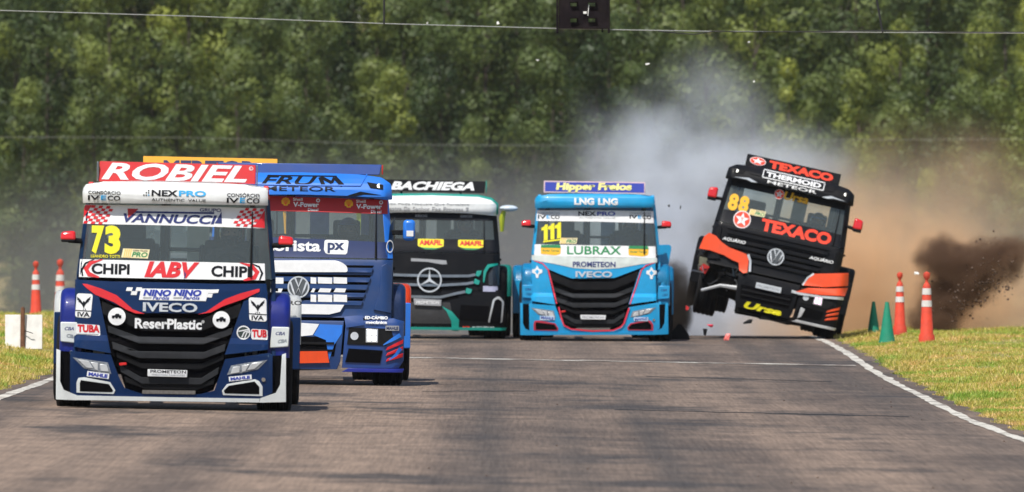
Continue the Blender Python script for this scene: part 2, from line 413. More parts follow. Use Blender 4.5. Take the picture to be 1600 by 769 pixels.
def cab(T, body, zb, zt, zr, hg, side_m=None, depth=1.85, roof_m=None, rear_y=4.0, fenders=None, zroof_front=.32, side_low=.55, door_m=None):
    """shell of the cab behind the front panels, with interior, frame and wheels. zb/zt: windscreen bottom/top, zr: roof, hg(z): half width of the glass"""
    side_m = side_m or body
    rt = T.root
    hwb = T.hw(1.0)
    for sg in (-1, 1):
        sd = T.side(sg)
        fy = lambda z: interp(z, T.prof) + .16
        lower = [(fy(side_low), side_low), (depth, side_low), (depth, zb), (fy(zb), zb), (fy((zb + side_low) / 2), (zb + side_low) / 2)]
        d = shell('door', [lower], sd, 0, .05, door_m or side_m, rt, (), T.vc, .008)
        bm = bmesh.new(); add_box(bm, (sg * (T.hw(1.3) + .012), 1.1, zb - .12), (.03, .16, .035)); bm_link('handle', bm, PLAST, d, .6, .006)
        shell('rear_pillar', [[(1.2, zb + .002), (depth, zb + .002), (depth, zr - .03), (1.2, zr - .03)]], sd, 0, .05, side_m, rt, (), T.vc, .008)
        shell('roof_rail', [[(fy(zt) , zt + .03), (1.198, zt + .03), (1.198, zr - .03), (fy(zt) + .1, zr - .03)]], sd, 0, .05, side_m, rt, (), T.vc, .008)
        shell('side_window', [[(fy(zb) + .02, zb + .004), (1.196, zb + .004), (1.196, zt + .026), (fy(zt) + .03, zt + .026)]], sd, -.012, .006, GLASSD, rt, (), T.vc)
        # pillar between windscreen and side window
        zs = [zb, lerp(zb, zt, .33), lerp(zb, zt, .66), zt + .02]
        P = [(sg * hg(q), q) for q in zs] + [(sg * (T.hw(q)), q) for q in reversed(zs)]
        T.pl('windscreen_pillar', P, body, off=.004, thick=.06, bev=.012)
    # roof
    hr = T.hw(zr)
    bm = bmesh.new()
    ys = [zroof_front, zroof_front + .3, depth - .2, depth]; zz = [zr - .05, zr, zr, zr - .04]
    rows = []
    for y, z in zip(ys, zz):
        rows.append([bm.verts.new((x * hr, y, z - .05 * x ** 4)) for x in (-1, -.94, -.8, -.4, 0, .4, .8, .94, 1)])
    for a, b in zip(rows, rows[1:]):
        for k in range(8): bm.faces.new((a[k], a[k + 1], b[k + 1], b[k]))
    bmesh.ops.solidify(bm, geom=bm.faces[:], thickness=.04)
    bm_link('roof', bm, roof_m or body, rt, .7)
    # rear wall with two windows
    wz0, wz1 = zb + .10, zt - .10
    rw = lambda u, v, off: (u, depth - .03 - off, v)
    hi = hwb - .06
    polys = [[(-hi, .5), (hi, .5), (hi, wz0), (-hi, wz0)], [(-hi * .96, wz1), (hi * .96, wz1), (hr - .03, zr - .06), (-hr + .03, zr - .06)],
             [(-hi, wz0), (-.78, wz0), (-.78, wz1), (-hi * .96, wz1)], [(.74, wz0), (hi, wz0), (hi * .96, wz1), (.74, wz1)], [(-.20, wz0), (-.08, wz0), (-.08, wz1), (-.20, wz1)], [(.10, wz0), (.34, wz0), (.34, wz1), (.10, wz1)]]
    shell('rear_wall', polys, rw, 0, .03, CABG, rt)
    box_part(T, 'engine_block', (0, .95, .85), (1.5, 1.35, .8), UNDER)
    box_part(T, 'dashboard', (0, .50, zb - .06), (2 * hwb - .25, .42, .10), SEATM, bev=.03)
    for x in (-.52, .56):
        bm = bmesh.new()
        add_box(bm, (x, 1.25, 1.12), (.52, .5, .16)); add_box(bm, (x, 1.52, 1.48), (.54, .16, .72), Euler((R(-8), 0, 0))); add_box(bm, (x, 1.56, 1.92), (.34, .14, .24), Euler((R(-8), 0, 0)))
        for sx in (-.29, .29): add_box(bm, (x + sx, 1.42, 1.55), (.07, .28, .46), Euler((R(-8), 0, 0)))
        bm_link('seat', bm, SEATM, rt, .6, .035)
    bm = bmesh.new()
    hx = hr - .16; zc = zr - .14
    add_tube(bm, [(-hx, 1.6, .6), (-hx, 1.6, zc - .08), (-hx + .08, 1.6, zc), (hx - .08, 1.6, zc), (hx, 1.6, zc - .08), (hx, 1.6, .6)], .03)
    add_tube(bm, [(-hx, .55, zb), (-hx, .62, zc - .05), (-hx, 1.6, zc)], .028); add_tube(bm, [(hx, .55, zb), (hx, .62, zc - .05), (hx, 1.6, zc)], .028)
    add_tube(bm, [(-.14, 1.6, .6), (-.14, 1.6, zc)], .05); add_tube(bm, [(-hx, 1.6, zc - .6), (hx, 1.6, zc - .6)], .022)
    bm_link('roll_cage', bm, SEATM, rt, .7)
    bm = bmesh.new()
    ring = [(.58 + .2 * math.cos(2 * PI * k / 20), .80 + .06 * math.sin(2 * PI * k / 20), 1.50 + .19 * math.sin(2 * PI * k / 20)) for k in range(21)]
    add_tube(bm, ring, .017, 6); add_tube(bm, [(.39, .80, 1.5), (.77, .80, 1.5)], .014, 6); add_tube(bm, [(.58, .8, 1.5), (.58, .6, 1.36)], .02, 6)
    bm_link('steering_wheel', bm, SEATM, rt, .7)
    # chassis
    bm = bmesh.new()
    for sg in (-1, 1): add_box(bm, (sg * .42, 3.1, .72), (.09, 4.4, .22))
    for y in (2.2, 3.0, 3.8, 4.6, 5.25): add_box(bm, (0, y, .72), (.8, .12, .16))
    add_box(bm, (0, rear_y, .5), (1.3, .2, .2)); add_box(bm, (0, .95, .45), (1.6, .16, .16))
    bm_link('chassis_frame', bm, UNDER, rt, .6, .01)
    bm = bmesh.new(); add_tube(bm, [(-.9, 2.1, .75), (-.9, 3.0, .75)], .26, 20); add_tube(bm, [(.9, 2.1, .75), (.9, 3.0, .75)], .26, 20)
    bm_link('fuel_tank', bm, UNDER, rt, .6)
def pillar_hg(z0, w0, z1, w1): return lambda z: lerp(w0, w1, (z - z0) / (z1 - z0))

def mirror_part(T, sg, c, s, m, arm_to, low=PLAST, label_m=None):
    bm = bmesh.new()
    add_box(bm, (c[0], .30, c[1]), (s[0], .20, s[1] * .84))
    for v in bm.verts:
        if v.co.z > c[1]: v.co.x = c[0] + (v.co.x - c[0]) * .90; v.co.y = .30 + (v.co.y - .30) * .7
        if (v.co.x - c[0]) * sg > 0 and v.co.z > c[1]: v.co.z -= s[1] * .12
    o = bm_link('mirror', bm, m, T.root, .8); bevel(o, min(s) * .24, 4)
    bm = bmesh.new(); add_tube(bm, [(c[0], .30, c[1] - s[1] * .40), (arm_to[0], .32, arm_to[1])], [.035, .03], 8)
    add_box(bm, (c[0], .31, c[1] - s[1] * .46), (s[0] * .86, .2, s[1] * .26))
    bm_link('mirror_arm', bm, low, o, .6, .012)
    return o
def wiper(T, x, z0, z1, off=.02):
    bm = bmesh.new()
    add_tube(bm, [(x, T.fs(x, z) - off, z) for z in (z0, lerp(z0, z1, .4), z1)], [.014, .010, .006], 6)
    bm_link('wiper', bm, PLAST, T.root, .7)

def vw_logo(T, c, r, off=.02):
    o = T.disc('emblem', c, r, SILV, off=off, thick=.02, inner=.86)
    T.disc('emblem_backing', c, r * .87, GREYP, off=off - .008, thick=.01, parent=o)
    k = r * .92
    P = lambda a: [(c[0] + x * k, c[1] + y * k) for x, y in a]
    T.pl('emblem_bar', strip(P([(-.34, .88), (0, .06), (.34, .88)]), r * .17), SILV, off=off, thick=.012, parent=o, cuts=False)
    T.pl('emblem_bar', strip(P([(-.80, .50), (-.36, -.84), (0, -.10), (.36, -.84), (.80, .50)]), r * .17), SILV, off=off + .002, thick=.012, parent=o, cuts=False)
    return o
def tyre_star(T, c, r, off=.03):
    o = T.disc('emblem', c, r, SILV, off=off, thick=.02, inner=.88)
    pts = star_pts(c, r * .92, 3, .14)
    T.pl('emblem_star', pts, SILV, off=off + .004, thick=.015, parent=o, cuts=False)
    return o
def oil_star(T, c, r, off=.006, prof=None, ry=None):
    ry = ry or r
    o = T.disc('emblem', c, r, vW, off=off, prof=prof, ry=ry)
    T.disc('emblem_disc', c, r * .90, vO, off=off + .003, parent=o, prof=prof, ry=ry * .9)
    P = [(a, c[1] + (b - c[1]) * ry / r) for a, b in star_pts(c, r * .82, 5, .42)]
    T.pl('emblem_star', P, vW, off=off + .006, thick=.003, parent=o, prof=prof, cuts=False)
    T.tx('T', (c[0], c[1] - .02 * ry), (r * .34, ry * .44), vO, off=off + .009, bold=.02, parent=o, prof=prof)
    return o
def shell_badge(T, c, r, off=.006):
    P = [(c[0] - .45 * r, c[1] - .85 * r), (c[0] + .45 * r, c[1] - .85 * r), (c[0] + .5 * r, c[1] - .6 * r)]
    for k in range(13):
        a = R(-25) + R(230) * k / 12; rr = r * (1.0 if k % 2 == 0 else .93)
        P.append((c[0] + rr * math.cos(a), c[1] + rr * math.sin(a)))
    P.append((c[0] - .5 * r, c[1] - .6 * r))
    o = T.pl('emblem', P, vYo, off=off, thick=.003, cuts=False)
    for a in (-50, -25, 0, 25, 50):
        e = (c[0] + .8 * r * math.sin(R(a)), c[1] + .8 * r * math.cos(R(a)))
        T.pl('emblem_ray', strip([(c[0] + .1 * r * math.sin(R(a)), c[1] - .6 * r), e], r * .07), vO, off=off + .003, thick=.002, parent=o, cuts=False)
    return o
def sticker_pro(T, c, wd, h, tilt=0.0, off=.006):
    ca, sa = math.cos(tilt), math.sin(tilt)
    q = lambda a, b: (c[0] + a * wd * ca - b * h * sa, c[1] + a * wd * sa + b * h * ca)
    o = T.pl('sticker', [q(-.5, -.5), q(.44, -.5), q(.5, .5), q(-.44, .5)], vCr, off=off, thick=.003, cuts=False)
    for k in range(4):
        x = -.42 + .07 * k
        T.pl('sticker_bar', [q(x, -.46), q(x + .025, -.46), q(x + .075, .46), q(x + .05, .46)], vYo, off=off + .003, thick=.002, parent=o, cuts=False)
    T.tx('PRO', q(.15, -.1), (wd * .56, h * .55), vG, off=off + .003, bold=.03, shear=.2, tilt=tilt, parent=o)
    T.tx('COPA TRUCK', q(.17, .32), (wd * .52, h * .17), vK, off=off + .003, bold=.01, tilt=tilt, parent=o)
    return o

Z1 = (60, 230, 3.495); Z2 = (60, 440, 3.495)
IV_PROF = [(0.0, .07), (.10, .05), (.3, .02), (.62, .01), (.74, .03), (.80, .10), (1.0, .10), (1.3, .13), (1.44, .16), (2.30, .34), (2.5, .40)]
IV_VIS = [(2.20, .22), (2.26, .19), (2.32, .185), (2.40, .21), (2.45, .26), (2.49, .36), (2.54, .55)]
IV_HW = [(.5, 1.09), (1.42, 1.07), (2.28, .985), (2.5, .96)]

def iveco(T, c):
    """c: livery colours. Shapes measured on the nearest truck and reused for its sister truck"""
    F = T73 if 'T73' in globals() and T is not T73 else T
    z = F.z
    hg = pillar_hg(1.44, 1.025, 2.27, .945)
    cab(T, c['pillar'], 1.44, 2.27, 2.47, hg, side_m=c['side'], roof_m=c['visor'], door_m=c['body'])
    # visor
    T.pl('visor', z(Z1, [(240, 300), (238, 240), (243, 218), (258, 198), (330, 190), (352, 183), (740, 188), (1130, 200), (1165, 212), (1240, 218), (1253, 235), (1254, 314), (740, 306)]), c['visor'], off=0, thick=.05, prof=IV_VIS, bev=.012, edge=1.0)
    # windscreen
    ws = T.pl('windscreen', [(-1.03, 1.435), (1.03, 1.435), (.945, 2.275), (-.945, 2.275)], GLASS, off=0, thick=.006)
    T.ws = ws
    wiper(T, T.L(0, 0)[0] * 0 + .80, 1.46, 2.16)
    # nose panel over the grille
    T.pl('nose_panel', z(Z2, [(198, -15), (400, -4), (740, 2), (1000, 10), (1245, 8), (1250, 60), (1140, 85), (1000, 135), (900, 170), (540, 168), (430, 125), (320, 75), (200, 35)]), c['body'], off=.02, thick=.05, bev=.012)
    for q in ([(198, 30), (330, 78), (396, 388), (193, 352)], [(1252, 52), (1120, 105), (1018, 395), (1255, 368)]):
        T.pl('corner_panel', z(Z2, q), c['body'], off=.022, thick=.06, bev=.014)
    # grille
    T.pl('grille_surround', z(Z2, [(325, 80), (430, 128), (540, 168), (900, 172), (1005, 138), (1118, 100), (1012, 390), (1022, 420), (955, 590), (880, 616), (560, 612), (475, 582), (422, 412), (395, 390)]), VOID, off=-.03, thick=.03)
    def bar(yc, h, x0, x1, rise, xa=545, xb=905, off=.02, tk=.05, m=PLAST):
        s_ = .018
        pts = [(x0, yc - rise), (xa, yc), (xb, yc + 5), (x1, yc - rise + 12), (x1 - 4, yc - rise + 12 + h), (xb - 6, yc + 5 + h), (xa + 6, yc + h), (x0 + 4, yc - rise + h)]
        return T.pl('grille_bar', z(Z2, pts), m, off=off, thick=tk, bev=.012)
    bar(196, 68, 345, 1105, 92, 560, 890, off=.012)
    bar(298, 36, 378, 1060, 62, 545, 905, off=.03, m=PLASTG)
    bar(376, 38, 402, 1022, 52, 545, 905, off=.034, m=PLASTG)
    bar(440, 30, 425, 1015, 60, 560, 890, off=.0, m=PLAST)
    bar(518, 36, 446, 985, 66, 560, 890, off=.028, m=PLASTG)
    bar(552, 32, 470, 962, 40, 580, 870, off=.012, m=PLAST)
    T.pl('lower_mesh', z(Z2, [(568, 588), (858, 592), (856, 612), (566, 608)]), MESHG, off=.03, thick=.01)
    tow = z(Z2, [(440, 440), (480, 436), (484, 450), (444, 456)])
    T.pl('tow_hook', tow, REDG, off=.06, thick=.03, bev=.008)
    # bumper
    E = 1.30
    B = lambda name, p, m, off=.0, thick=.05, bev=.01, **k: T.pl(name, z(Z2, p), m, off=off, thick=thick, bev=bev, edge=E, **k)
    bl = [(174, 375), (395, 395), (440, 520), (470, 578), (560, 608), (740, 614), (740, 632), (215, 622), (172, 600)]
    br = [(740, 614), (880, 612), (960, 592), (1020, 420), (1262, 386), (1278, 400), (1278, 605), (1215, 636), (740, 632)]
    bm_l = B('bumper', bl, c['bumper'], off=.015, thick=.10, bev=.016); bm_r = B('bumper', br, c['bumper'], off=.015, thick=.10, bev=.016)
    B('bumper_lip', [(98, 365), (120, 372), (118, 540), (138, 588), (212, 618), (206, 644), (95, 640)], c['lip'], off=.03, thick=.12)
    B('bumper_lip', [(1352, 388), (1330, 396), (1320, 560), (1296, 605), (1212, 634), (1204, 658), (1352, 655)], c['lip'], off=.03, thick=.12)
    B('bumper_lip', [(207, 618), (700, 628), (1209, 636), (1204, 657), (740, 650), (204, 643)], c['lip2'], off=.034, thick=.25)
    B('air_curtain', [(121, 376), (172, 378), (172, 596), (140, 580), (121, 540)], VOID, off=-.05, thick=.02, bev=0)
    B('air_curtain', [(1279, 402), (1329, 400), (1320, 556), (1298, 590), (1279, 600)], VOID, off=-.05, thick=.02, bev=0)
    for q, qq, mi in (([(218, 522), (250, 518), (392, 545), (420, 590), (410, 610), (208, 602), (208, 548)], [(232, 534), (385, 556), (408, 592), (402, 600), (226, 596), (226, 550)], 0),
                      ([(1030, 556), (1182, 530), (1205, 540), (1224, 570), (1224, 622), (1008, 616), (1002, 592)], [(1040, 565), (1180, 542), (1206, 572), (1206, 612), (1018, 607), (1012, 592)], 1)):
        f = B('fog_surround', q, c['fog'], off=.024, thick=.03, bev=.006); B('fog_opening', qq, VOID, off=.027, thick=.01, bev=0, parent=f)
    for q, segs in (([(188, 410), (290, 425), (380, 438), (398, 500), (335, 490), (250, 470)], [[(215, 420), (275, 430), (300, 470), (262, 466)], [(285, 436), (325, 440), (325, 482), (310, 476)], [(335, 446), (372, 450), (385, 488), (340, 484)]]),
                    ([(1250, 425), (1150, 438), (1052, 455), (1030, 506), (1110, 496), (1200, 475)], [[(1225, 434), (1165, 442), (1140, 480), (1180, 474)], [(1152, 448), (1110, 454), (1112, 490), (1130, 486)], [(1100, 458), (1062, 464), (1048, 500), (1098, 492)]])):
        h = B('headlight', q, mat('lamp_housing', (.20, .22, .25), .35, var=.4, scale=40), off=.02, thick=.04, bev=.004)
        for sg_ in segs: B('reflector', sg_, SILV, off=.028, thick=.012, bev=.003, parent=h)
    for q in ((178, 384), (203, 517), (1265, 402), (1229, 532)):
        T.disc('bumper_bolt', z(Z2, [q])[0], .022, CHROME, off=.03, thick=.02, n=12)
    # mudguards and wheels
    for sg in (-1, 1):
        fender(T, 'front_fender', sg, 1.0, 1.235, .20, 1.62, .60, 1.29, c['fender'], .30)
        P = [(sg * 1.02, .70), (sg * 1.222, .72), (sg * 1.226, .93), (sg * 1.04, .93)]
        o = shell('fender_panel', [P], lambda u, v, off: (u, .17 - off, v), 0, .04, c['fender_low'], T.root, (), (), .01)
        T.tx('CBA', (sg * 1.13, .86), (.10, .038), vN, off=.0, bold=.03, shear=.3, parent=o, prof=[(0, .122 - .035 * 1.13 ** 2), (9, .122 - .035 * 1.13 ** 2)], edge=9)
        fender(T, 'rear_fender', sg, .70, 1.37, 3.35, 4.68, .70, 1.24, c['rear'], .40)
        shell('rear_fender_panel', [[(sg * 1.15, .42), (sg * 1.362, .42), (sg * 1.362, 1.0), (sg * 1.15, 1.0)]], lambda u, v, off: (u, 3.33 - off, v), 0, .03, c['rear_low'], T.root, (), (), .01)
        wheel(T.root, sg * 1.082, .92, True); wheel(T.root, sg * 1.195, 4.0, False); wheel(T.root, sg * .83, 4.0, False)
        mirror_part(T, sg, (sg * 1.168, c.get('mz', 1.86)), (.17, .125), c['mirror'], (sg * 1.02, c.get('mz', 1.86) - .06))
    wheel_bits(T)

def wheel_bits(T):
    box_part(T, 'sump', (.2, 1.2, .24), (.12, .5, .12), UNDER)

def spoiler_part(T, name, pts, m, y0=.62, thick=.07, lean=.25, ends=None, struts=True):
    zs = [p[1] for p in pts]; z0 = min(zs)
    mp = lambda u, v, off: (u, y0 + (v - z0) * lean - off, v)
    o = shell(name, [pts], mp, 0, thick, m, T.root, (), (), .008)
    T.spm = (y0, z0, lean)
    xs = [p[0] for p in pts]
    if ends is not None:
        for x in (min(xs) - .012, max(xs) + .012):
            bm = bmesh.new(); add_box(bm, (x, y0 + .13, (z0 + max(zs)) / 2), (.016, .30, max(zs) - z0 - .01)); bm_link('spoiler_end', bm, ends, o, .6, .006)
    bm = bmesh.new()
    for x in (-.5, .5): add_tube(bm, [(x, y0 + .1, z0 + .08), (x, y0 + .15, z0 - .14)], .02, 6)
    bm_link('spoiler_strut', bm, PLAST, o, .6)
    return o
def sp_prof(T):
    y0, z0, lean = T.spm
    return [(z0 - 1, y0 - lean), (z0 + 2, y0 + 2 * lean)]
def flat_front(T):   # lettering on the flat spoiler blade
    y0, z0, lean = T.spm
    return lambda u, v, off: (u, y0 + (v - z0) * lean - off, v)
def sp_text(T, string, c, wh, m, parent, bold=.02, shear=.2, off=.004):
    V, F = text_tris(string, bold, shear)
    xs = [a for a, b in V]; ys = [b for a, b in V]; x0, x1, y0, y1 = min(xs), max(xs), min(ys), max(ys)
    W = [(c[0] + ((a - (x0 + x1) / 2) / (x1 - x0)) * wh[0], c[1] + ((b - (y0 + y1) / 2) / (y1 - y0)) * wh[1]) for a, b in V]
    return shell('lettering', None, flat_front(T), off, .0025, m, parent, (), (), 0, .6, (W, F))
def sp_poly(T, name, pts, m, parent, off=.004, thick=.0025):
    return shell(name, [pts], flat_front(T), off, thick, m, parent)
def ctr(T, v, b): return T.L(v[0] + (b[0] + b[2]) / 2 / v[2], v[1] + (b[1] + b[3]) / 2 / v[2])
def dim(T, v, b): return ((b[2] - b[0]) / v[2] / T.S, (b[3] - b[1]) / v[2] / T.S)
def rrect(c, wd, h): return [(c[0] - wd / 2, c[1] - h / 2), (c[0] + wd / 2, c[1] - h / 2), (c[0] + wd / 2, c[1] + h / 2), (c[0] - wd / 2, c[1] + h / 2)]

# ================= truck 73
T73 = Truck('navy race truck with white visor, red roof spoiler and yellow number 73', 270, 642, 146.0, 1.35, IV_PROF, IV_HW, yaw=1.6, lift=-.015)
T = T73
iveco(T, dict(pillar=NAVYD, side=REDP, visor=WHITE, body=NAVY, bumper=NAVY, lip=GREYW, lip2=GREYW, fog=GREYW, fender=ROYAL, fender_low=GREYW, rear=WHITE, rear_low=NAVY, mirror=REDG))
sp = spoiler_part(T, 'spoiler', T.z(Z1, [(330, 70), (1187, 92), (1187, 197), (323, 182)]), REDP, y0=.60, ends=STEEL)
b = (340, 86, 1140, 180); sp_text(T, 'ROBIEL', ctr(T, Z1, b), dim(T, Z1, b), vW, sp, bold=.030, shear=.32)
b = (1150, 100, 1173, 122); sp_text(T, '®', ctr(T, Z1, b), dim(T, Z1, b), vW, sp, bold=.02, shear=0)
vk = dict(prof=IV_VIS, edge=1.0, off=.005)
for b, sx in (((268, 258, 446, 288), 0), ((1028, 272, 1208, 304), 0)):
    T.tz(Z1, 'IV', (b[0], b[1], b[0] + 66, b[3] - 3), vK, bold=.02, **vk); T.tz(Z1, 'E', (b[0] + 72, b[1] + 1, b[0] + 100, b[3] - 2), vC, bold=.02, **vk)
    T.tz(Z1, 'CO', (b[0] + 108, b[1] + 2, b[2], b[3]), vK, bold=.02, **vk)
T.tz(Z1, 'CONSÓRCIO', (270, 231, 448, 252), vK, bold=.012, **vk); T.tz(Z1, 'CONSÓRCIO', (1030, 244, 1208, 268), vK, bold=.012, **vk)
T.tz(Z1, 'NEX', (617, 230, 760, 263), vK, bold=.03, **vk); T.tz(Z1, 'PRO', (766, 233, 915, 265), vC, bold=.035, **vk)
T.tz(Z1, 'AUTHENTIC  VALUE', (617, 277, 913, 293), vK, bold=.0, **vk)
for (a, q, m_) in ((575, 257, vK), (588, 244, vK), (588, 257, vK), (601, 233, vK), (601, 245, vK), (601, 257, vC)):
    T.disc('dot_print', T.z(Z1, [(a, q)])[0], .008, m_, off=.005, thick=.002, n=10, prof=IV_VIS)
# windscreen strips
st = T.pl('sun_strip', T.z(Z1, [(250, 309), (740, 316), (1235, 330), (1236, 440), (740, 424), (240, 414)]), vW, off=.005, thick=.003, parent=T.ws)
def cells(x0, y0, sx, ncol, nrow, cw, ch, dx, dy, par):
    out = []
    for r_ in range(nrow):
        for k in range(ncol):
            if (r_ + k) % 2 == par:
                X = x0 + k * cw - r_ * dx; Y = y0 + r_ * ch + k * dy
                out.append(T.z(Z1, [(X, Y), (X + cw, Y + dy), (X + cw - dx, Y + ch + dy), (X - dx, Y + ch)]))
    return out
polys = [p for p in cells(290, 312, 1, 6, 7, 20.5, 14.3, 7, 1.2, 0)] + [T.z(Z1, [(252, 311), (290, 312), (262, 352), (244, 380), (246, 330)])]
T.pl('checker_print', polys, vR, off=.0085, thick=.002, multi=True, parent=T.ws)
polys = [p for p in cells(1112, 326, 1, 6, 7, 20.5, 14.3, 8, 1.2, 1)] + [T.z(Z1, [(1236, 340), (1236, 438), (1172, 432), (1200, 400), (1222, 360)])]
T.pl('checker_print', polys, vR, off=.0085, thick=.002, multi=True, parent=T.ws)
T.tz(Z1, 'VANNUCCI', (462, 362, 975, 412), vN, off=.0085, bold=.032, shear=.25, parent=T.ws)
T.pl('logo_print', T.z(Z1, [(485, 331), (546, 333), (488, 382)]), vDR, off=.0115, thick=.002, parent=T.ws)
T.pl('logo_print', [T.z(Z1, [(528, 345), (960, 351), (958, 361), (516, 355)]), T.z(Z1, [(1000, 346), (1001, 413), (962, 412), (985, 374)])], vN, off=.0085, thick=.002, multi=True, parent=T.ws)
T.tz(Z1, 'GRUPO', (880, 330, 998, 349), vN, off=.0085, bold=.02, parent=T.ws)
T.tz(Z1, '7', (288, 424, 356, 579), vY, off=.006, bold=.06, parent=T.ws, name='digit'); T.tz(Z1, '3', (361, 424, 447, 580), vY, off=.006, bold=.06, parent=T.ws, name='digit')
T.tz(Z1, 'LEANDRO TOTTI', (285, 584, 444, 600), vY, off=.006, bold=.015, parent=T.ws)
sticker_pro(T, T.z(Z1, [(529, 577)])[0], 155 / 3.495 / T.S, 50 / 3.495 / T.S, tilt=R(-1))
st = T.pl('lower_strip', T.z(Z1, [(225, 608), (740, 620), (1236, 632), (1238, 724), (740, 716), (219, 705)]), vW, off=.005, thick=.003, parent=T.ws)
T.tz(Z1, 'CHIPI', (288, 632, 497, 691), vK, off=.0085, bold=.035, parent=T.ws); T.tz(Z1, 'CHIPI', (943, 645, 1157, 706), vK, off=.0085, bold=.035, parent=T.ws)
T.tz(Z1, 'IABV', (578, 622, 878, 710), vR, off=.0085, bold=.05, shear=.28, parent=T.ws)
T.pl('logo_print', T.z(Z1, [(792, 668), (806, 690), (800, 712), (794, 712), (797, 692)]), vN, off=.0115, thick=.002, parent=T.ws)
T.pl('swoosh_print', T.z(Z1, strip([(350, 610), (285, 628), (258, 660), (275, 690), (330, 707)], [3, 22, 26, 26, 8])), vR, off=.0085, thick=.002, parent=T.ws)
T.pl('swoosh_print', T.z(Z1, strip([(305, 607), (255, 630), (234, 668), (240, 700)], [3, 10, 12, 8])), vK, off=.0085, thick=.002, parent=T.ws)
T.pl('swoosh_print', T.z(Z1, strip([(1100, 628), (1165, 645), (1195, 680), (1180, 708), (1120, 724)], [3, 20, 26, 26, 8])), vR, off=.0085, thick=.002, parent=T.ws)
T.pl('swoosh_print', T.z(Z1, strip([(1150, 626), (1205, 650), (1222, 685), (1208, 722)], [3, 10, 12, 8])), vK, off=.0085, thick=.002, parent=T.ws)
# nose
T.pl('red_stripe', T.z(Z2, [(238, 8), (262, 9), (340, 34), (425, 70), (470, 108), (515, 148), (580, 172), (530, 170), (480, 150), (410, 108), (310, 68), (262, 32)]), vR, off=.028, thick=.004)
T.pl('red_stripe', T.z(Z2, [(1208, 36), (1206, 52), (1120, 92), (1010, 130), (940, 165), (870, 176), (915, 162), (965, 128), (1020, 92), (1100, 62), (1190, 38)]), vR, off=.028, thick=.004)
bn = T.pl('banner_print', [T.z(Z2, [(560, 34), (932, 40), (914, 103), (548, 96)])] + [T.z(Z2, q) for q in ([(483, 28), (515, 28), (509, 48), (477, 47)], [(509, 48), (541, 49), (535, 70), (503, 69)], [(535, 28), (566, 28), (560, 48), (529, 48)],
        [(932, 40), (958, 40), (952, 60), (926, 60)], [(958, 40), (986, 39), (980, 58), (952, 60)], [(926, 62), (952, 62), (946, 84), (920, 82)])], vW, off=.026, thick=.003, multi=True)
for x in (572, 738):
    T.tz(Z2, 'NINO', (x, 40, x + 152, 76), vB, off=.0295, bold=.05, shear=.2, parent=bn); T.tz(Z2, 'Faróis', (x + 52, 76, x + 142, 95), vB, off=.0295, bold=.02, shear=.2, parent=bn)
    T.pl('line_print', T.z(Z2, [(x, 82), (x + 46, 82), (x + 44, 88), (x - 2, 88)]), vGy, off=.0295, thick=.002, parent=bn)
T.tz(Z2, 'IVECO', (570, 112, 868, 162), SILV, off=.034, bold=.03, name='badge')
T.tz(Z2, 'ReserPlastic', (526, 200, 892, 256), vW, off=.017, bold=.035)
T.tz(Z2, '®', (890, 208, 906, 224), vW, off=.017, bold=.01)
for cc, rr in (((428, 187), 48), ((998, 205), 47)):
    q = T.z(Z2, [cc])[0]; o = T.disc('round_sticker', q, rr / 3.495 / T.S, vW, off=.05, thick=.004)
    k = .012
    body = [(-4, -.4), (-4, .7), (-1.6, 1.0), (-1, 2.2), (1.6, 2.4), (2.2, 1.2), (3.6, 1.2), (3.6, -.4)]
    T.pl('tractor_print', [(q[0] + a * k * 1.1, q[1] + b_ * k * 1.1) for a, b_ in body], vK, off=.0535, thick=.002, parent=o, cuts=False)
    for a in (-3, -.2, 2.6): T.disc('tractor_print', (q[0] + a * k * 1.1, q[1] - .6 * k), .015, vK, off=.0535, thick=.002, n=12, parent=o)
# bird stickers, hose stickers
for q, mid in (([(208, 60), (297, 64), (284, 196), (198, 190)], [(199, 154), (288, 158)]), ([(1148, 82), (1245, 88), (1247, 216), (1152, 210)], [(1150, 172), (1246, 178)])):
    o = T.pl('sticker', round_poly(T.z(Z2, q), .03), vW, off=.028, thick=.003)
    T.pl('line_print', T.z(Z2, strip(mid, 5)), vK, off=.031, thick=.002, parent=o)
    cx_ = (q[0][0] + q[2][0]) / 2; cy_ = (mid[0][1] + mid[1][1]) / 2
    T.tz(Z2, 'IVA', (cx_ - 34, cy_ + 7, cx_ + 34, cy_ + 33), vK, off=.031, bold=.03, parent=o)
    W_ = lambda s_: T.z(Z2, [(cx_ + s_ * a, cy_ + b_) for a, b_ in [(0, -32), (10, -52), (22, -66), (40, -78), (34, -66), (37, -62), (28, -55), (29, -50), (19, -44), (10, -34), (3, -22)]])
    T.pl('bird_print', W_(1), vK, off=.031, thick=.002, parent=o); T.pl('bird_print', W_(-1), vK, off=.031, thick=.002, parent=o)
    T.pl('bird_print', T.z(Z2, [(cx_ - 5, cy_ - 50), (cx_ + 3, cy_ - 54), (cx_ + 7, cy_ - 48), (cx_ + 4, cy_ - 24), (cx_, cy_ - 14), (cx_ - 4, cy_ - 24)]), vK, off=.0335, thick=.002, parent=o)
    T.pl('bird_print', [T.z(Z2, [(cx_ + a, cy_ - 12), (cx_ + a + 4, cy_ - 12), (cx_ + a + 7 * sg, cy_ - 3), (cx_ + a + 3 * sg, cy_ - 3)]) for a, sg in ((-9, -1), (-2, .2), (6, 1))], vK, off=.031, thick=.002, parent=o, multi=True)
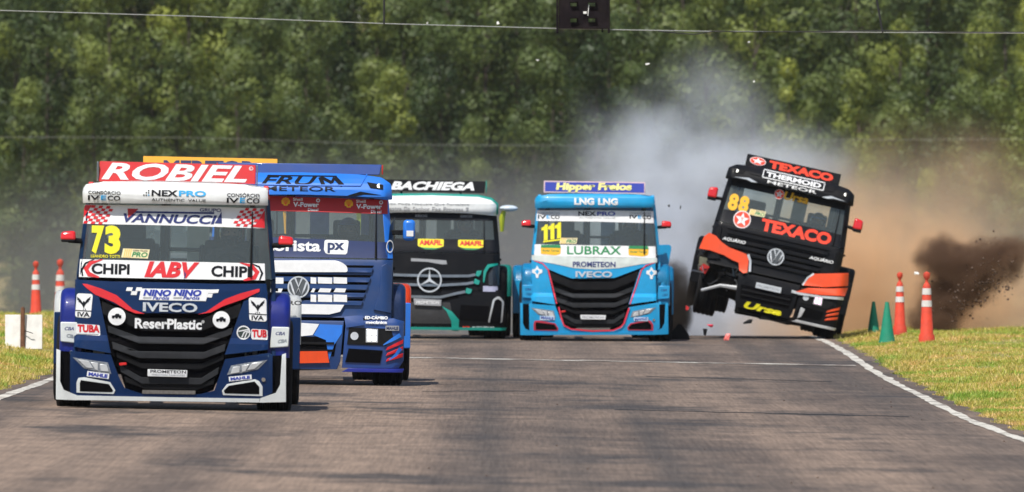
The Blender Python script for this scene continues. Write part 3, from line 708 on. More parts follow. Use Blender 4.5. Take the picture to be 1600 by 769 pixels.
for q, t in (([(206, 226), (334, 234), (338, 292), (204, 284)], (212, 232, 334, 274)), ([(1162, 255), (1252, 260), (1252, 316), (1162, 310)], (1166, 260, 1262, 302))):
    o = T.pl('sticker', round_poly(T.z(Z2, q), .02), vW, off=.028, thick=.003)
    if t[0] > 900: t = (1166, 260, 1247, 302)
    T.tz(Z2, 'TUBA' if t[0] < 900 else 'TUB', t, vR, off=.031, bold=.05, parent=o)
    T.pl('line_print', T.z(Z2, [(t[0], t[3] + 6), (t[2] - 6, t[3] + 9), (t[2] - 6, t[3] + 14), (t[0], t[3] + 11)]), vGy, off=.031, thick=.002, parent=o)
q = T.z(Z2, [(1120, 275)])[0]; o = T.disc('round_sticker', q, 38 / 3.495 / T.S, vW, off=.028)
T.disc('emblem_disc', q, 31 / 3.495 / T.S, mat('emblem_dark', (.03, .045, .04), .5), off=.031, parent=o)
T.pl('line_print', [T.z(Z2, strip([(1092, 268), (1149, 258)], 6)), T.z(Z2, strip([(1110, 302), (1124, 272), (1149, 266)], 6)), T.z(Z2, strip([(1126, 305), (1138, 276), (1150, 274)], 6))], vW, off=.034, thick=.002, parent=o, multi=True)
for b, tl in (((265, 484, 386, 528), R(-6)), ((1040, 504, 1164, 542), R(7))):
    c_ = ctr(T, Z2, b); d_ = dim(T, Z2, b); h_ = d_[1] * .68
    q = [(c_[0] + a * d_[0] / 2 * math.cos(tl) - e * h_ / 2 * math.sin(tl), c_[1] + a * d_[0] / 2 * math.sin(tl) + e * h_ / 2 * math.cos(tl)) for a, e in ((-1, -1), (1, -1), (1, 1), (-1, 1))]
    o = T.pl('sticker', q, vW, off=.03, thick=.003, edge=1.30); T.tx('MAHLE', c_, (d_[0] * .86, h_ * .66), vB, off=.033, bold=.05, tilt=tl, parent=o, edge=1.30)
o = T.pl('number_plate', T.z(Z2, [(597, 474), (813, 480), (812, 518), (596, 512)]), vW, off=.07, thick=.02, bev=.004)
T.tz(Z2, 'PROMETEON', (612, 479, 806, 496), vK, off=.073, bold=.01, parent=o); T.tz(Z2, 'PNEUS PARA CAMINHÕES', (620, 500, 800, 509), vGy, off=.073, bold=.005, parent=o)
T.tx('ERO', (1.27, 1.16), (.2, .05), vK, off=.0, bold=.02, prof=[(0, 3.30 - .035 * 1.27 ** 2), (9, 3.30 - .035 * 1.27 ** 2)], edge=9)

# ================= truck 111
Z6 = (790, 260, 2.652); Z65 = (800, 400, 5.4926)
T = T111 = Truck('cyan blue race truck with navy roof sign and yellow number 111', 931.0, 530.0, 94.0, .35, IV_PROF, IV_HW, yaw=.3)
iveco(T, dict(pillar=CYAN, side=CYAN, visor=CYAN, body=CYAN, bumper=CYAN, lip=CYAN, lip2=CYAN, fog=paint('crimson', (.45, .02, .05)), fender=CYAN, fender_low=CYAN, rear=CYAN, rear_low=CYAN, mirror=REDG, mz=1.965))
sp = spoiler_part(T, 'spoiler', T.z(Z6, [(160, 49), (582, 55), (582, 104), (158, 98)]), paint('pale_pink', (.62, .45, .48)), y0=.60)
sp_poly(T, 'sign_face', T.z(Z6, [(165, 54), (577, 60), (577, 99), (164, 93)]), vB, sp)
b = (210, 58, 526, 97); sp_text(T, 'Hipper Freios', ctr(T, Z6, b), dim(T, Z6, b), vinyl('pale_yellow', (.82, .74, .25)), sp, bold=.05, shear=.1, off=.008)
vk = dict(prof=IV_VIS, edge=1.0, off=.005)
for b in ((285, 121, 368, 150), (384, 122, 466, 151)): T.tz(Z6, 'LNG', b, vW, bold=.05, **vk)
for b in ((286, 155, 366, 162), (385, 156, 464, 163)): T.tz(Z6, 'GÁS NATURAL', b, vGy, bold=.0, **vk)
T.pl('sun_strip', T.z(Z6, [(131, 172), (375, 172), (615, 176), (616, 226), (375, 219), (128, 216)]), vW, off=.005, thick=.003, parent=T.ws)
for x in (135, 515):
    T.tz(Z6, 'IV', (x, 192, x + 32, 207), vK, off=.0085, bold=.02, parent=T.ws); T.tz(Z6, 'E', (x + 35, 192, x + 49, 207), vC, off=.0085, bold=.02, parent=T.ws); T.tz(Z6, 'CO', (x + 53, 192, x + 90, 208), vK, off=.0085, bold=.02, parent=T.ws)
    T.tz(Z6, 'CONSÓRCIO', (x, 178, x + 90, 189), vGy, off=.0085, bold=.01, parent=T.ws)
T.tz(Z6, 'NEX', (302, 176, 376, 195), vK, off=.0085, bold=.03, parent=T.ws); T.tz(Z6, 'PRO', (380, 177, 456, 195), vB, off=.0085, bold=.03, parent=T.ws)
T.tz(Z6, 'AUTHENTIC VALUE', (305, 200, 455, 207), vGy, off=.0085, bold=.0, parent=T.ws)
for k_ in range(3):
    q_ = lambda a, b_: (150 + 27.5 * k_ + a, 232 - 4.5 * k_ + b_)
    T.pl('digit', T.z(Z6, [q_(9, 66), q_(9, 22), q_(0, 25), q_(-1, 13), q_(10, 8), q_(14, 0), q_(25, -2), q_(25, 64)]), vY, off=.006, thick=.003, parent=T.ws)
T.pl('line_print', T.z(Z6, [(156, 300), (232, 290), (232, 296), (156, 306)]), vY, off=.006, thick=.002, parent=T.ws)
sticker_pro(T, T.z(Z6, [(261, 299)])[0], 75 / 2.652 / T.S, 24 / 2.652 / T.S)
T.pl('lower_strip', T.z(Z6, [(121, 313), (375, 318), (622, 322), (624, 370), (375, 366), (118, 360)]), vW, off=.005, thick=.003, parent=T.ws)
T.tz(Z6, 'LUBRAX', (255, 321, 480, 356), vG, off=.0085, bold=.02, parent=T.ws)
for x, y_ in ((146, 313), (510, 318)):
    o = T.pl('badge_print', round_poly(T.z(Z6, [(x, y_ + 8), (x + 84, y_ + 8), (x + 82, y_ + 40), (x + 60, y_ + 46), (x, y_ + 40)]), .02), vYo, off=.0085, thick=.002, parent=T.ws)
    T.pl('badge_print', T.z(Z6, [(x + 2, y_ + 2), (x + 80, y_ + 2), (x + 84, y_ + 16), (x, y_ + 14)]), vG, off=.011, thick=.002, parent=T.ws)
    T.tz(Z6, 'Roger Torres', (x + 8, y_ + 22, x + 76, y_ + 33), vG, off=.011, bold=.02, parent=T.ws)
T.pl('nose_band', T.z(Z6, [(109, 358), (375, 368), (629, 370), (629, 388), (560, 396), (470, 412), (375, 418), (285, 412), (200, 394), (109, 378)]), mat('vinyl_pale_green_grey', (.55, .60, .57), .4), off=.026, thick=.004)
T.tz(Z6, 'PROMETEON', (279, 385, 456, 408), vN, off=.030, bold=.03)
T.tz(Z6, 'IVECO', (290, 425, 442, 450), SILV, off=.034, bold=.03, name='badge')
for x, y_ in ((131, 427), (605, 432)):
    c_ = T.z(Z6, [(x, y_)])[0]; k = .085
    o = T.pl('diamond_sticker', [(c_[0] + a * k, c_[1] + e * k * 1.2) for a, e in ((0, 1), (.4, .45), (1, .35), (1, -.15), (.35, -.4), (.2, -1), (-.2, -1), (-.35, -.4), (-1, -.15), (-1, .35), (-.4, .45))], vW, off=.03, thick=.003)
    T.pl('diamond_print', [(c_[0] + a * k * .4, c_[1] + e * k * .5) for a, e in ((0, 1), (1, 0), (0, -1), (-1, 0))], vC, off=.033, thick=.002, parent=o)
shell('side_fairing', [T.z(Z6, round_poly([(636, 318), (688, 317), (695, 328), (680, 420), (672, 520), (640, 520)], 6))], lambda u, v, off: (u * 1.02, 2.4 - off, v), 0, .6, CYAN, T.root, (), (), .03)
pk = [(1, 20), (255, 35), (300, 90), (345, 240), (384, 400)]
T.pl('pink_stripe', T.z(Z65, strip([(190, 22), (262, 42), (312, 100), (345, 230), (384, 390)], [4, 9, 11, 11, 9])), vPk, off=.03, thick=.004)
T.pl('pink_stripe', T.z(Z65, strip([(1225, 38), (1150, 62), (1112, 100), (1070, 230), (1012, 392)], [4, 9, 11, 11, 9])), vPk, off=.03, thick=.004)
T.pl('pink_stripe', T.z(Z65, strip([(400, 418), (420, 500), (446, 575), (510, 608), (690, 624), (870, 618), (930, 592), (960, 560), (1006, 425)], 13)), vPk, off=.034, thick=.004, edge=1.3)
for b, tl in (((240, 490, 365, 535), R(-5)), ((1045, 500, 1168, 542), R(5))):
    c_ = ctr(T, Z65, b); d_ = dim(T, Z65, b)
    o = T.pl('sticker', rrect(c_, d_[0], d_[1] * .8), mat('vinyl_pale_blue', (.5, .62, .75), .4), off=.03, thick=.003, edge=1.30); T.tx('MAHLE', c_, (d_[0] * .86, d_[1] * .5), vB, off=.033, bold=.03, tilt=tl, parent=o, edge=1.30)
o = T.pl('number_plate', T.z(Z65, [(585, 485), (806, 488), (802, 525), (590, 522)]), vW, off=.07, thick=.02, bev=.004)
T.tz(Z65, 'PROMETEON', (605, 496, 785, 514), vGy, off=.073, bold=.01, parent=o)

# ================= long-nose lettering trucks (two of the same make)
Z3 = (400, 230, 3.846); Z4 = (400, 410, 3.846)
ME_PROF = [(0.0, .08), (.2, .03), (.5, .0), (.78, .02), (.86, .06), (1.2, .09), (1.52, .12), (1.60, .16), (2.34, .36), (2.6, .42)]
ME_VIS = [(2.26, .24), (2.34, .19), (2.42, .20), (2.50, .25), (2.56, .33), (2.62, .45), (2.7, .7)]
ME_HW = [(.5, 1.15), (1.5, 1.14), (2.34, 1.07), (2.62, 1.02)]
def meteor(T, c, damaged=False):
    hg = pillar_hg(1.57, 1.05, 2.34, .98)
    cab(T, c['pillar'], 1.57, 2.34, 2.58, hg, side_m=c['side'], roof_m=c['visor'])
    T.pl('visor', round_poly([(-1.12, 2.30), (-1.10, 2.50), (-.98, 2.58), (-.70, 2.615), (0, 2.63), (.70, 2.615), (.98, 2.58), (1.10, 2.50), (1.12, 2.30), (.6, 2.345), (0, 2.355), (-.6, 2.345)], .03), c['visor'], off=.0, thick=.06, prof=ME_VIS, bev=.014, edge=1.12)
    T.pl('visor_step', strip([(-.80, 2.62), (-.72, 2.478), (0, 2.473), (.72, 2.478), (.80, 2.62)], .012), c['visor'], off=.016, thick=.03, prof=ME_VIS, bev=.006, edge=1.12)
    for sg in (-1, 1):
        o = T.pl('visor_lamp', [(sg * a, b_) for a, b_ in ((.80, 2.52), (1.0, 2.49), (1.0, 2.43), (.84, 2.45))], PLAST, off=.012, thick=.02, prof=ME_VIS, edge=1.12)
        T.disc('bulb', (sg * .95, 2.475), .026, LAMPW, off=.02, thick=.01, parent=o, prof=ME_VIS, n=14)
        T.pl('visor_flash', [(sg * a, b_) for a, b_ in ((.98, 2.36), (.72, 2.40), (.56, 2.35), (.66, 2.34), (.76, 2.365))], c['flash'], off=.006, thick=.003, prof=ME_VIS, edge=1.12)
    T.ws = T.pl('windscreen', [(-1.055, 1.565), (1.055, 1.565), (.985, 2.345), (-.985, 2.345)], c.get('glass', GLASS), off=0, thick=.006)
    wiper(T, .92, 1.58, 2.2)
    # grille panel and slats
    T.pl('grille_panel', [(-1.12, .84), (1.12, .84), (1.135, 1.56), (-1.135, 1.56)], c['body'], off=0, thick=.06, bev=.014)
    zz = [1.49, 1.37, 1.28, 1.18, 1.08]; 
    for k, q in enumerate(zz):
        hw_ = .88 - .03 * k
        T.pl('grille_gap', [(-hw_, q - .03), (hw_, q - .03), (hw_ + .02, q - .002), (-hw_ - .02, q - .002)], VOID, off=.003, thick=.005)
        T.pl('grille_slat', [(-hw_ + .01, q - .09), (hw_ - .01, q - .09), (hw_ + .01, q - .034), (-hw_ - .01, q - .034)], c['slat'], off=.03, thick=.03, bev=.01)
    for sg in (-1, 1):
        T.pl('corner_block', [(sg * a, b_) for a, b_ in ((.90, .94), (1.12, .90), (1.13, 1.46), (1.06, 1.52), (.99, 1.48), (.97, 1.15))], c['body'], off=.03, thick=.06, bev=.02)
    # bumper
    E = 1.30
    T.pl('bumper_centre', [(-.50, .30), (-.46, .20), (.46, .20), (.50, .30), (.54, .80), (-.54, .80)], c['bumper'], off=0, thick=.10, bev=.015, edge=E)
    T.pl('lower_intake', [(-.42, .36), (.42, .36), (.46, .60), (-.46, .60)], VOID, off=.004, thick=.006, edge=E)
    for q in (.43, .52): T.pl('intake_bar', [(-.42, q - .015), (.42, q - .015), (.42, q + .015), (-.42, q + .015)], PLAST, off=.02, thick=.02, bev=.005, edge=E)
    for sg in (-1, 1):
        S_ = lambda p: [(sg * a, b_) for a, b_ in p]
        if damaged and sg < 0: continue
        T.pl('bumper_corner', S_([(.52, .22), (1.22, .22), (1.285, .32), (1.285, .80), (1.15, .84), (.85, .82), (.56, .76)]), c['corner'], off=.01, thick=.12, bev=.02, edge=E)
        hl = T.pl('headlight', S_([(.58, .51), (1.06, .50), (1.16, .58), (1.12, .71), (.60, .72)]), PLAST, off=.02, thick=.05, bev=.008, edge=E)
        T.disc('bulb', (sg * .67, .615), .05, SILV, off=.03, thick=.02, parent=hl, n=16)
        T.pl('lamp_bezel', [(sg * .885 + a, .62 + b_) for a, b_ in ((-.075, -.085), (.075, -.085), (.075, .085), (-.075, .085))], SILV, off=.026, thick=.02, bev=.006, parent=hl, edge=E)
        for a0 in (-.031, .031):
            for b0 in (-.037, .037): T.pl('bulb', [(sg * .885 + a0 + a, .62 + b0 + b_) for a, b_ in ((-.024, -.030), (.024, -.030), (.024, .030), (-.024, .030))], c['lamp'], off=.034, thick=.02, bev=.006, parent=hl, edge=E)
        T.pl('side_intake', S_([(.56, .29), (.99, .28), (1.02, .44), (.60, .46)]), VOID, off=.022, thick=.01, edge=E)
        for k in range(3):
            T.pl('gill', S_([(1.06, .30 + .07 * k), (1.27, .36 + .085 * k), (1.275, .41 + .085 * k), (1.08, .34 + .07 * k)]), c['gill'], off=.03, thick=.02, bev=.006, edge=E)
        T.pl('splitter', S_([(.52, .17), (1.27, .17), (1.29, .215), (.60, .215)]), c['lip'], off=.05, thick=.25, bev=.01, edge=E)
    for sg in (-1, 1):
        if not (damaged and sg < 0):
            fender(T, 'front_fender', sg, 1.0, 1.30, .22, 1.62, .62, 1.26, c['fender'], .30)
        fender(T, 'rear_fender', sg, .70, 1.40, 3.35, 4.68, .70, 1.24, c['rear'], .40)
        shell('rear_fender_panel', [[(sg * 1.18, .42), (sg * 1.395, .42), (sg * 1.395, 1.0), (sg * 1.18, 1.0)]], lambda u, v, off: (u, 3.33 - off, v), 0, .03, c['rear_low'], T.root, (), (), .01)
        wheel(T.root, sg * (1.0 if damaged and sg < 0 else 1.09), .92, True, steer=c.get('steer', 0), z=.44 if damaged and sg < 0 else .5); wheel(T.root, sg * 1.22, 4.0, False); wheel(T.root, sg * .83, 4.0, False)

# ---- bright blue truck
T = TF = Truck('race truck with bright blue visor, red windscreen strip and navy front', 468, 602.5, 126.5, .8, ME_PROF, ME_HW, yaw=1.2)
MIDN = paint('midnight_blue', (.003, .036, .150)); DEEPB = paint('deep_blue', (.006, .05, .22))
meteor(T, dict(pillar=SKYB, side=NAVYD, visor=SKYB, flash=vK, body=MIDN, slat=MIDN, bumper=MIDN, corner=DEEPB, lamp=LAMPW, gill=vR, lip=ROYAL, fender=MIDN, rear=ORANGE, rear_low=SKYB))
sp = spoiler_part(T, 'spoiler', [(-1.05, 2.61), (.96, 2.61), (.98, 2.74), (-1.05, 2.74)], paint('mid_blue', (.015, .06, .26)), y0=.75, ends=REDP)
vk = dict(prof=ME_VIS, edge=1.12, off=.006)
T.tz(Z3, 'FRU', (30, 176, 368, 228), vK, bold=.02, shear=.3, **vk)
ZF = (400, 250, 9.614)
for k_, (a_, b_, w_) in enumerate((((962, 264), (1012, 382), 58), ((985, 268), (1140, 348), 46), ((1138, 350), (1176, 266), 40), ((1180, 264), (1300, 388), 62))):
    T.pl('lettering', T.z(ZF, strip([a_, b_], w_)), vK, off=.006 + .0012 * k_, thick=.003, prof=ME_VIS, edge=1.12)
T.pl('line_print', T.z(Z3, [(70, 168), (485, 173), (488, 181), (66, 175)]), vK, off=.006, thick=.003, prof=ME_VIS, edge=1.12)
T.tz(Z3, 'METEOR', (50, 238, 478, 266), vK, bold=.01, **vk)
T.pl('sun_strip', T.z(Z3, [(-300, 292), (100, 296), (793, 320), (793, 405), (100, 385), (-310, 378)]), vDR, off=.005, thick=.003, parent=T.ws)
for x, y_ in ((178, 331), (558, 343)):
    shell_badge(T, T.z(Z3, [(x, y_)])[0], 27 / 3.846 / T.S, off=.0085)
    T.tz(Z3, 'Shell', (x + 44, y_ - 24, x + 102, y_ - 6), vW, off=.0085, bold=.02, parent=T.ws); T.tz(Z3, 'V-Power', (x + 45, y_ + 2, x + 200, y_ + 32), vW, off=.0085, bold=.035, parent=T.ws)
    T.tz(Z3, 'Diesel', (x + 134, y_ + 38, x + 196, y_ + 56), vW, off=.0085, bold=.01, parent=T.ws); T.disc('dot_print', T.z(Z3, [(x + 195, y_ - 8)])[0], .025, vW, off=.0085, thick=.002, inner=.5, parent=T.ws)
T.pl('lower_strip', T.z(Z3, [(-310, 540), (105, 545), (790, 575), (792, 672), (105, 662), (-310, 655)]), vBk, off=.005, thick=.003, parent=T.ws)
T.tz(Z3, 'motorista', (-90, 563, 388, 628), vW, off=.0085, bold=.03, parent=T.ws)
o = T.pl('sticker', T.z(Z3, [(412, 566), (422, 560), (550, 562), (557, 570), (548, 640), (538, 648), (432, 646), (418, 640), (408, 620)]), vW, off=.0085, thick=.003)
T.tz(Z3, 'px', (430, 578, 530, 640), vBk, off=.012, bold=.03, parent=o)
T.pl('white_print', T.z(Z4, [(-80, -8), (480, -8), (520, 5), (548, 28), (552, 62), (-90, 62)]), vW, off=.034, thick=.003, rnd_=.03)
for row, (y0_, y1_) in enumerate(((92, 130), (158, 182), (196, 240))):
    for xa, xb in ((-80, 165), (328, 362), (372, 458), (466, 547)):
        sl = 14 if row == 1 else 0
        T.pl('white_print', T.z(Z4, [(xa + sl, y0_), (xb - sl * .3, y0_ + 3), (xb - sl, y1_ + 2), (xa, y1_)]), vW, off=.034, thick=.003)
T.pl('white_print', T.z(Z4, [(-70, 248), (530, 258), (505, 300), (440, 316), (-60, 308)]), vW, off=.034, thick=.003)
vw_logo(T, T.z(Z4, [(255, 152)])[0], 66 / 3.846 / T.S, off=.06)
T.pl('pale_print', T.z(Z4, [(262, 366), (380, 374), (340, 440), (262, 448)]), vW, off=.006, thick=.003, edge=1.3)
T.pl('blue_print', T.z(Z4, [(385, 374), (520, 380), (515, 430), (470, 500), (440, 590), (420, 470), (345, 440)]), SKYB, off=.008, thick=.003, edge=1.3)
T.pl('blue_print', T.z(Z4, strip([(765, 500), (820, 468), (868, 440)], [6, 20, 26])), SKYB, off=.034, thick=.003, edge=1.3)
T.pl('blue_print', T.z(Z4, strip([(800, 590), (840, 560), (870, 520)], [6, 18, 24])), SKYB, off=.064, thick=.003, edge=1.3)
T.pl('blue_print', T.z(Z4, [(530, 330), (640, 318), (650, 380), (540, 396)]), paint('deep_blue', (.006, .05, .22)), off=.032, thick=.003, edge=1.3)
T.pl('orange_print', T.z(Z4, [(200, 538), (428, 536), (440, 606), (200, 610)]), ORANGE, off=.028, thick=.003, edge=1.3)
T.tz(Z4, 'ED-CÂMBIO', (655, 322, 792, 346), vW, off=.03, bold=.04, edge=1.3); T.tz(Z4, 'mecânica', (660, 354, 788, 374), vW, off=.03, bold=.04, edge=1.3)
b = (778, 384, 860, 414); o = T.pl('sticker', rrect(ctr(T, Z4, b), *dim(T, Z4, b)), vGy, off=.032, thick=.003, edge=1.3); T.tx('MAHLE', ctr(T, Z4, b), (dim(T, Z4, b)[0] * .85, dim(T, Z4, b)[1] * .6), vBk, off=.035, bold=.03, parent=o, edge=1.3)
T.pl('pillar_print', T.z(Z3, [(806, 480), (838, 420), (838, 560), (800, 640), (798, 560)]), NAVYD, off=.014, thick=.003)
o = T.disc('round_sticker', T.z(Z3, [(806, 600)])[0], .045, vW, off=.018, inner=.8, ry=.08)
for sg in (-1, 1):
    mo = box_part(T, 'mirror', (sg * 1.33, .34, 1.93), (.15, .16, .26), SKYB, bev=.04)
    box_part(T, 'mirror_arm', (sg * 1.19, .40, 1.90), (.2, .05, .06), PLAST, parent=mo)
    o = box_part(T, 'mirror_sticker', (sg * 1.34, .258, 1.89), (.085, .006, .07), vW, bev=0, parent=mo)

# ---- orange and black truck, up on one wheel
T = T88 = Truck('black and orange race truck tipped up on one wheel with number 88', 1187, 507, 91.7, 12.5, ME_PROF, ME_HW, yaw=-2.2, zfix=True)
meteor(T, dict(pillar=BLACKP, side=BLACKP, visor=BLACKP, flash=SILV, body=BLACKP, slat=BLACKP, bumper=BLACKP, corner=BLACKP, lamp=LAMPP, gill=ORANGE, lip=SILV, fender=BLACKP, rear=BLACKP, rear_low=BLACKP), damaged=True)
Z7 = (1060, 230, 4.806); Z8 = (1060, 370, 4.523)
sp = spoiler_part(T, 'spoiler', [(-.84, 2.60), (.80, 2.60), (.80, 2.80), (-.84, 2.80)], BLACKP, y0=.62)
sp_text(T, 'TEXACO', (.12, 2.705), (1.12, .135), vO, sp, bold=.06, shear=0)
c_ = (-.64, 2.71)
o = sp_poly(T, 'emblem', [(c_[0] + .14 * math.cos(2 * PI * k / 28), c_[1] + .07 * math.sin(2 * PI * k / 28)) for k in range(28)], vW, sp, off=.004)
sp_poly(T, 'emblem', [(c_[0] + .128 * math.cos(2 * PI * k / 28), c_[1] + .062 * math.sin(2 * PI * k / 28)) for k in range(28)], vO, sp, off=.007)
sp_poly(T, 'emblem_star', [(a, c_[1] + (b_ - c_[1]) * .5) for a, b_ in star_pts(c_, .115, 5, .42)], vW, sp, off=.010)
vk = dict(prof=ME_VIS, edge=1.12)
c_ = T.z(Z7, [(866, 240)])[0]; c_ = (c_[0], 2.53)
W_, H_ = 1.06, .135
fr = strip([(c_[0] - W_ / 2, c_[1] - H_ / 2), (c_[0] + W_ / 2, c_[1] - H_ / 2)], .014)
for a, b_, w_, h_ in ((0, H_ / 2, W_, .014), (0, -H_ / 2, W_, .014), (-W_ / 2, 0, .014, H_ - .014), (W_ / 2, 0, .014, H_ - .014)):
    T.pl('frame_print', rrect((c_[0] + a, c_[1] + b_), w_, h_), vW, off=.020, thick=.003, **vk)
T.tx('THERMOID', c_, (W_ * .9, H_ * .62), vW, off=.020, bold=.04, **vk)
T.tx('METEOR', (c_[0], 2.405), (.86, .055), vW, off=.006, bold=.02, **vk)
T.pl('sun_strip', [(-.98, 2.345), (.98, 2.345), (1.0, 2.21), (-1.0, 2.21)], vK, off=.005, thick=.003, parent=T.ws)
q = T.L(1217.5, 303.5); oil_star(T, q, .085, off=.0085)
T.tx('Ursa', T.L(1244, 309), (.43, .14), vYo, off=.0085, bold=.03, shear=.15, parent=T.ws)
[T.tx('8', T.L(1153.8 + a_, 317.5 + a_ * .225), (.17, .29), vYo, off=.006, bold=.05, parent=T.ws, name='digit') for a_ in (-8.2, 8.2)]
sticker_pro(T, T.L(1183, 333), .29, .10, tilt=R(2))
T.pl('lower_strip', [(-1.05, 1.572), (1.05, 1.572), (1.025, 1.79), (.3, 1.80), (-1.025, 1.79)], vK, off=.005, thick=.003, parent=T.ws)
oil_star(T, (T.L(1158, 348.6)[0], 1.68), .15, off=.0085)
T.tx('TEXACO', (T.L(1241, 367.7)[0] + .02, 1.675), (1.22, .21), vO, off=.0085, bold=.05, parent=T.ws)
T.tx('AQUÁRIO', T.L(1147, 375.6), (.40, .075), vW, off=.04, bold=.03, shear=.2); T.tx('AQUÁRIO', T.L(1283.3, 406), (.42, .075), vW, off=.04, bold=.03, shear=.2)
vw_logo(T, T.L(1212, 401.5), .145, off=.06)
o = T.pl('number_plate', rrect(T.L(1200.8, 449.6), .44, .095), SILV, off=.04, thick=.02, bev=.004, edge=1.3); T.tx('PROMETEON', T.L(1200.8, 449.6), (.38, .04), vGy, off=.043, bold=.01, parent=o, edge=1.3)
T.tx('Ursa', (T.L(1192.6, 480.5)[0], .275), (.66, .12), vY, off=.006, bold=.05, shear=.25, edge=1.3)
E = 1.3
for q in ([(1255, 446), (1263, 436), (1272, 428), (1326, 427), (1325, 447), (1290, 449)], [(1243, 456), (1262, 450), (1296, 451), (1325, 450), (1320, 463), (1282, 461)]):
    T.pl('orange_panel', [T.L(*p) for p in q], ORANGE, off=.05, thick=.06, bev=.008, edge=E)
T.pl('silver_trim', strip([T.L(*p) for p in [(1237, 455), (1250, 459), (1282, 464), (1318, 467)]], [.05, .04, .035, .05]), SILV, off=.05, thick=.03, bev=.008, edge=E)
T.pl('silver_trim', strip([T.L(*p) for p in [(1254, 446), (1262, 434), (1272, 428)]], .03), SILV, off=.05, thick=.03, bev=.008, edge=E)
T.pl('silver_trim', [(.60, .24), (.66, .28), (.70, .42), (.62, .44)], SILV, off=.05, thick=.02, bev=.006, edge=E)
for sg in (-1, 1): mirror_part(T, sg, (sg * 1.27, 2.03), (.17, .24), REDG, (sg * 1.09, 1.95))
# broken corner: torn fender, bent brackets, hanging trim
def crumple(bm, amt, seed):
    r = random.Random(seed)
    for v in bm.verts: v.co += Vector((r.uniform(-1, 1), r.uniform(-1, 1), r.uniform(-1, 1))) * amt
T.pl('torn_fender', [(-1.29, 1.04), (-1.25, 1.26), (-1.18, 1.34), (-1.05, 1.31), (-.94, 1.23), (-.80, 1.17), (-.48, 1.12), (-.42, 1.03), (-.40, .82), (-.46, .79), (-.54, .83), (-.58, .95), (-.70, .97), (-.85, 1.02), (-1.10, 1.05)], ORANGE, off=.05, thick=.04, bev=.01, edge=E)
T.pl('bent_trim', strip([(-.45, 1.12), (-.39, 1.02), (-.36, .84)], .04), SILV, off=.07, thick=.03, bev=.008, edge=E)
bm = bmesh.new()
add_box(bm, (-.92, .45, .92), (.62, .5, .34), Euler((.2, .3, .1))); add_box(bm, (-.72, .75, .60), (.40, .4, .5), Euler((.1, .1, .2))); add_box(bm, (-.60, .5, .95), (.36, .4, .30), Euler((.1, -.2, .1))); add_box(bm, (-.70, .35, .66), (.36, .3, .16), Euler((.4, -.3, .2))); add_box(bm, (-.98, .5, .62), (.26, .3, .3), Euler((.1, .5, .3)))
bmesh.ops.subdivide_edges(bm, edges=bm.edges[:], cuts=2, use_grid_fill=True); crumple(bm, .035, 3)
bm_link('crushed_structure', bm, UNDER, T.root, .5)
bm = bmesh.new()
add_tube(bm, [(-1.1, .25, .35), (-.8, .18, .50), (-.52, .15, .52), (-.44, .15, .58)], [.025, .03, .04, .03], 6)
bm_link('hanging_trim', bm, SILV, T.root, .6)
bm = bmesh.new(); add_tube(bm, [(-.95, .3, .78), (-.66, .25, .72), (-.46, .22, .78), (-.40, .2, .92)], .03, 6); add_tube(bm, [(-.62, .2, .96), (-.66, .2, .84), (-.6, .2, .7)], .02, 6)
bm_link('bent_bracket', bm, STEEL, T.root, .6)
bm = bmesh.new(); add_box(bm, (-.52, .15, .90), (.26, .1, .05), Euler((0, .15, 0))); add_box(bm, (-.42, .15, .86), (.05, .1, .14), Euler((0, -.3, 0))); crumple(bm, .015, 5); bm_link('torn_panel', bm, WHITE, T.root, .5)
bm = bmesh.new(); add_box(bm, (-1.16, .22, .83), (.17, .1, .15)); crumple(bm, .02, 6); bm_link('broken_lamp', bm, mat('broken_plastic', (.20, .20, .14), .4, var=.5), T.root, .5)
bm = bmesh.new(); add_box(bm, (-1.12, .16, .73), (.12, .06, .12), Euler((0, .5, 0))); crumple(bm, .02, 7); bm_link('broken_lens', bm, REDP, T.root, .5)
bm = bmesh.new(); add_box(bm, (-.66, .2, .93), (.035, .06, .11), Euler((0, .4, 0))); crumple(bm, .01, 8); bm_link('lamp_shard', bm, mat('pale_green_plastic', (.55, .8, .55), .3), T.root, .5)
bm = bmesh.new()
add_box(bm, (.1, .2, .17), (1.1, .2, .10)); bmesh.ops.subdivide_edges(bm, edges=bm.edges[:], cuts=4, use_grid_fill=True); crumple(bm, .04, 9); bm_link('torn_undertray', bm, UNDER, T.root, .5)

r = random.Random(31)
for k in range(16):
    bm = bmesh.new(); a = (r.uniform(-1.18, -.42), r.uniform(.12, .30), r.uniform(.55, 1.08))
    if k % 3 == 0: add_tube(bm, [a, (a[0] + r.uniform(-.12, .12), a[1] - .03, a[2] + r.uniform(-.14, .10)), (a[0] + r.uniform(-.2, .2), a[1], a[2] - r.uniform(.08, .2))], .014, 6)
    else:
        add_box(bm, a, (r.uniform(.05, .15), .05, r.uniform(.03, .10)), Euler((r.uniform(-.5, .5), r.uniform(-.9, .9), r.uniform(-.4, .4)))); crumple(bm, .012, 40 + k)
    bm_link(['torn_hose', 'broken_bracket', 'torn_panel'][k % 3], bm, [UNDER, STEEL, MATS['broken_plastic'], PLASTG, mat('muddy_metal', (.13, .10, .07), .6, var=.5)][r.randrange(5)], T.root, .5)
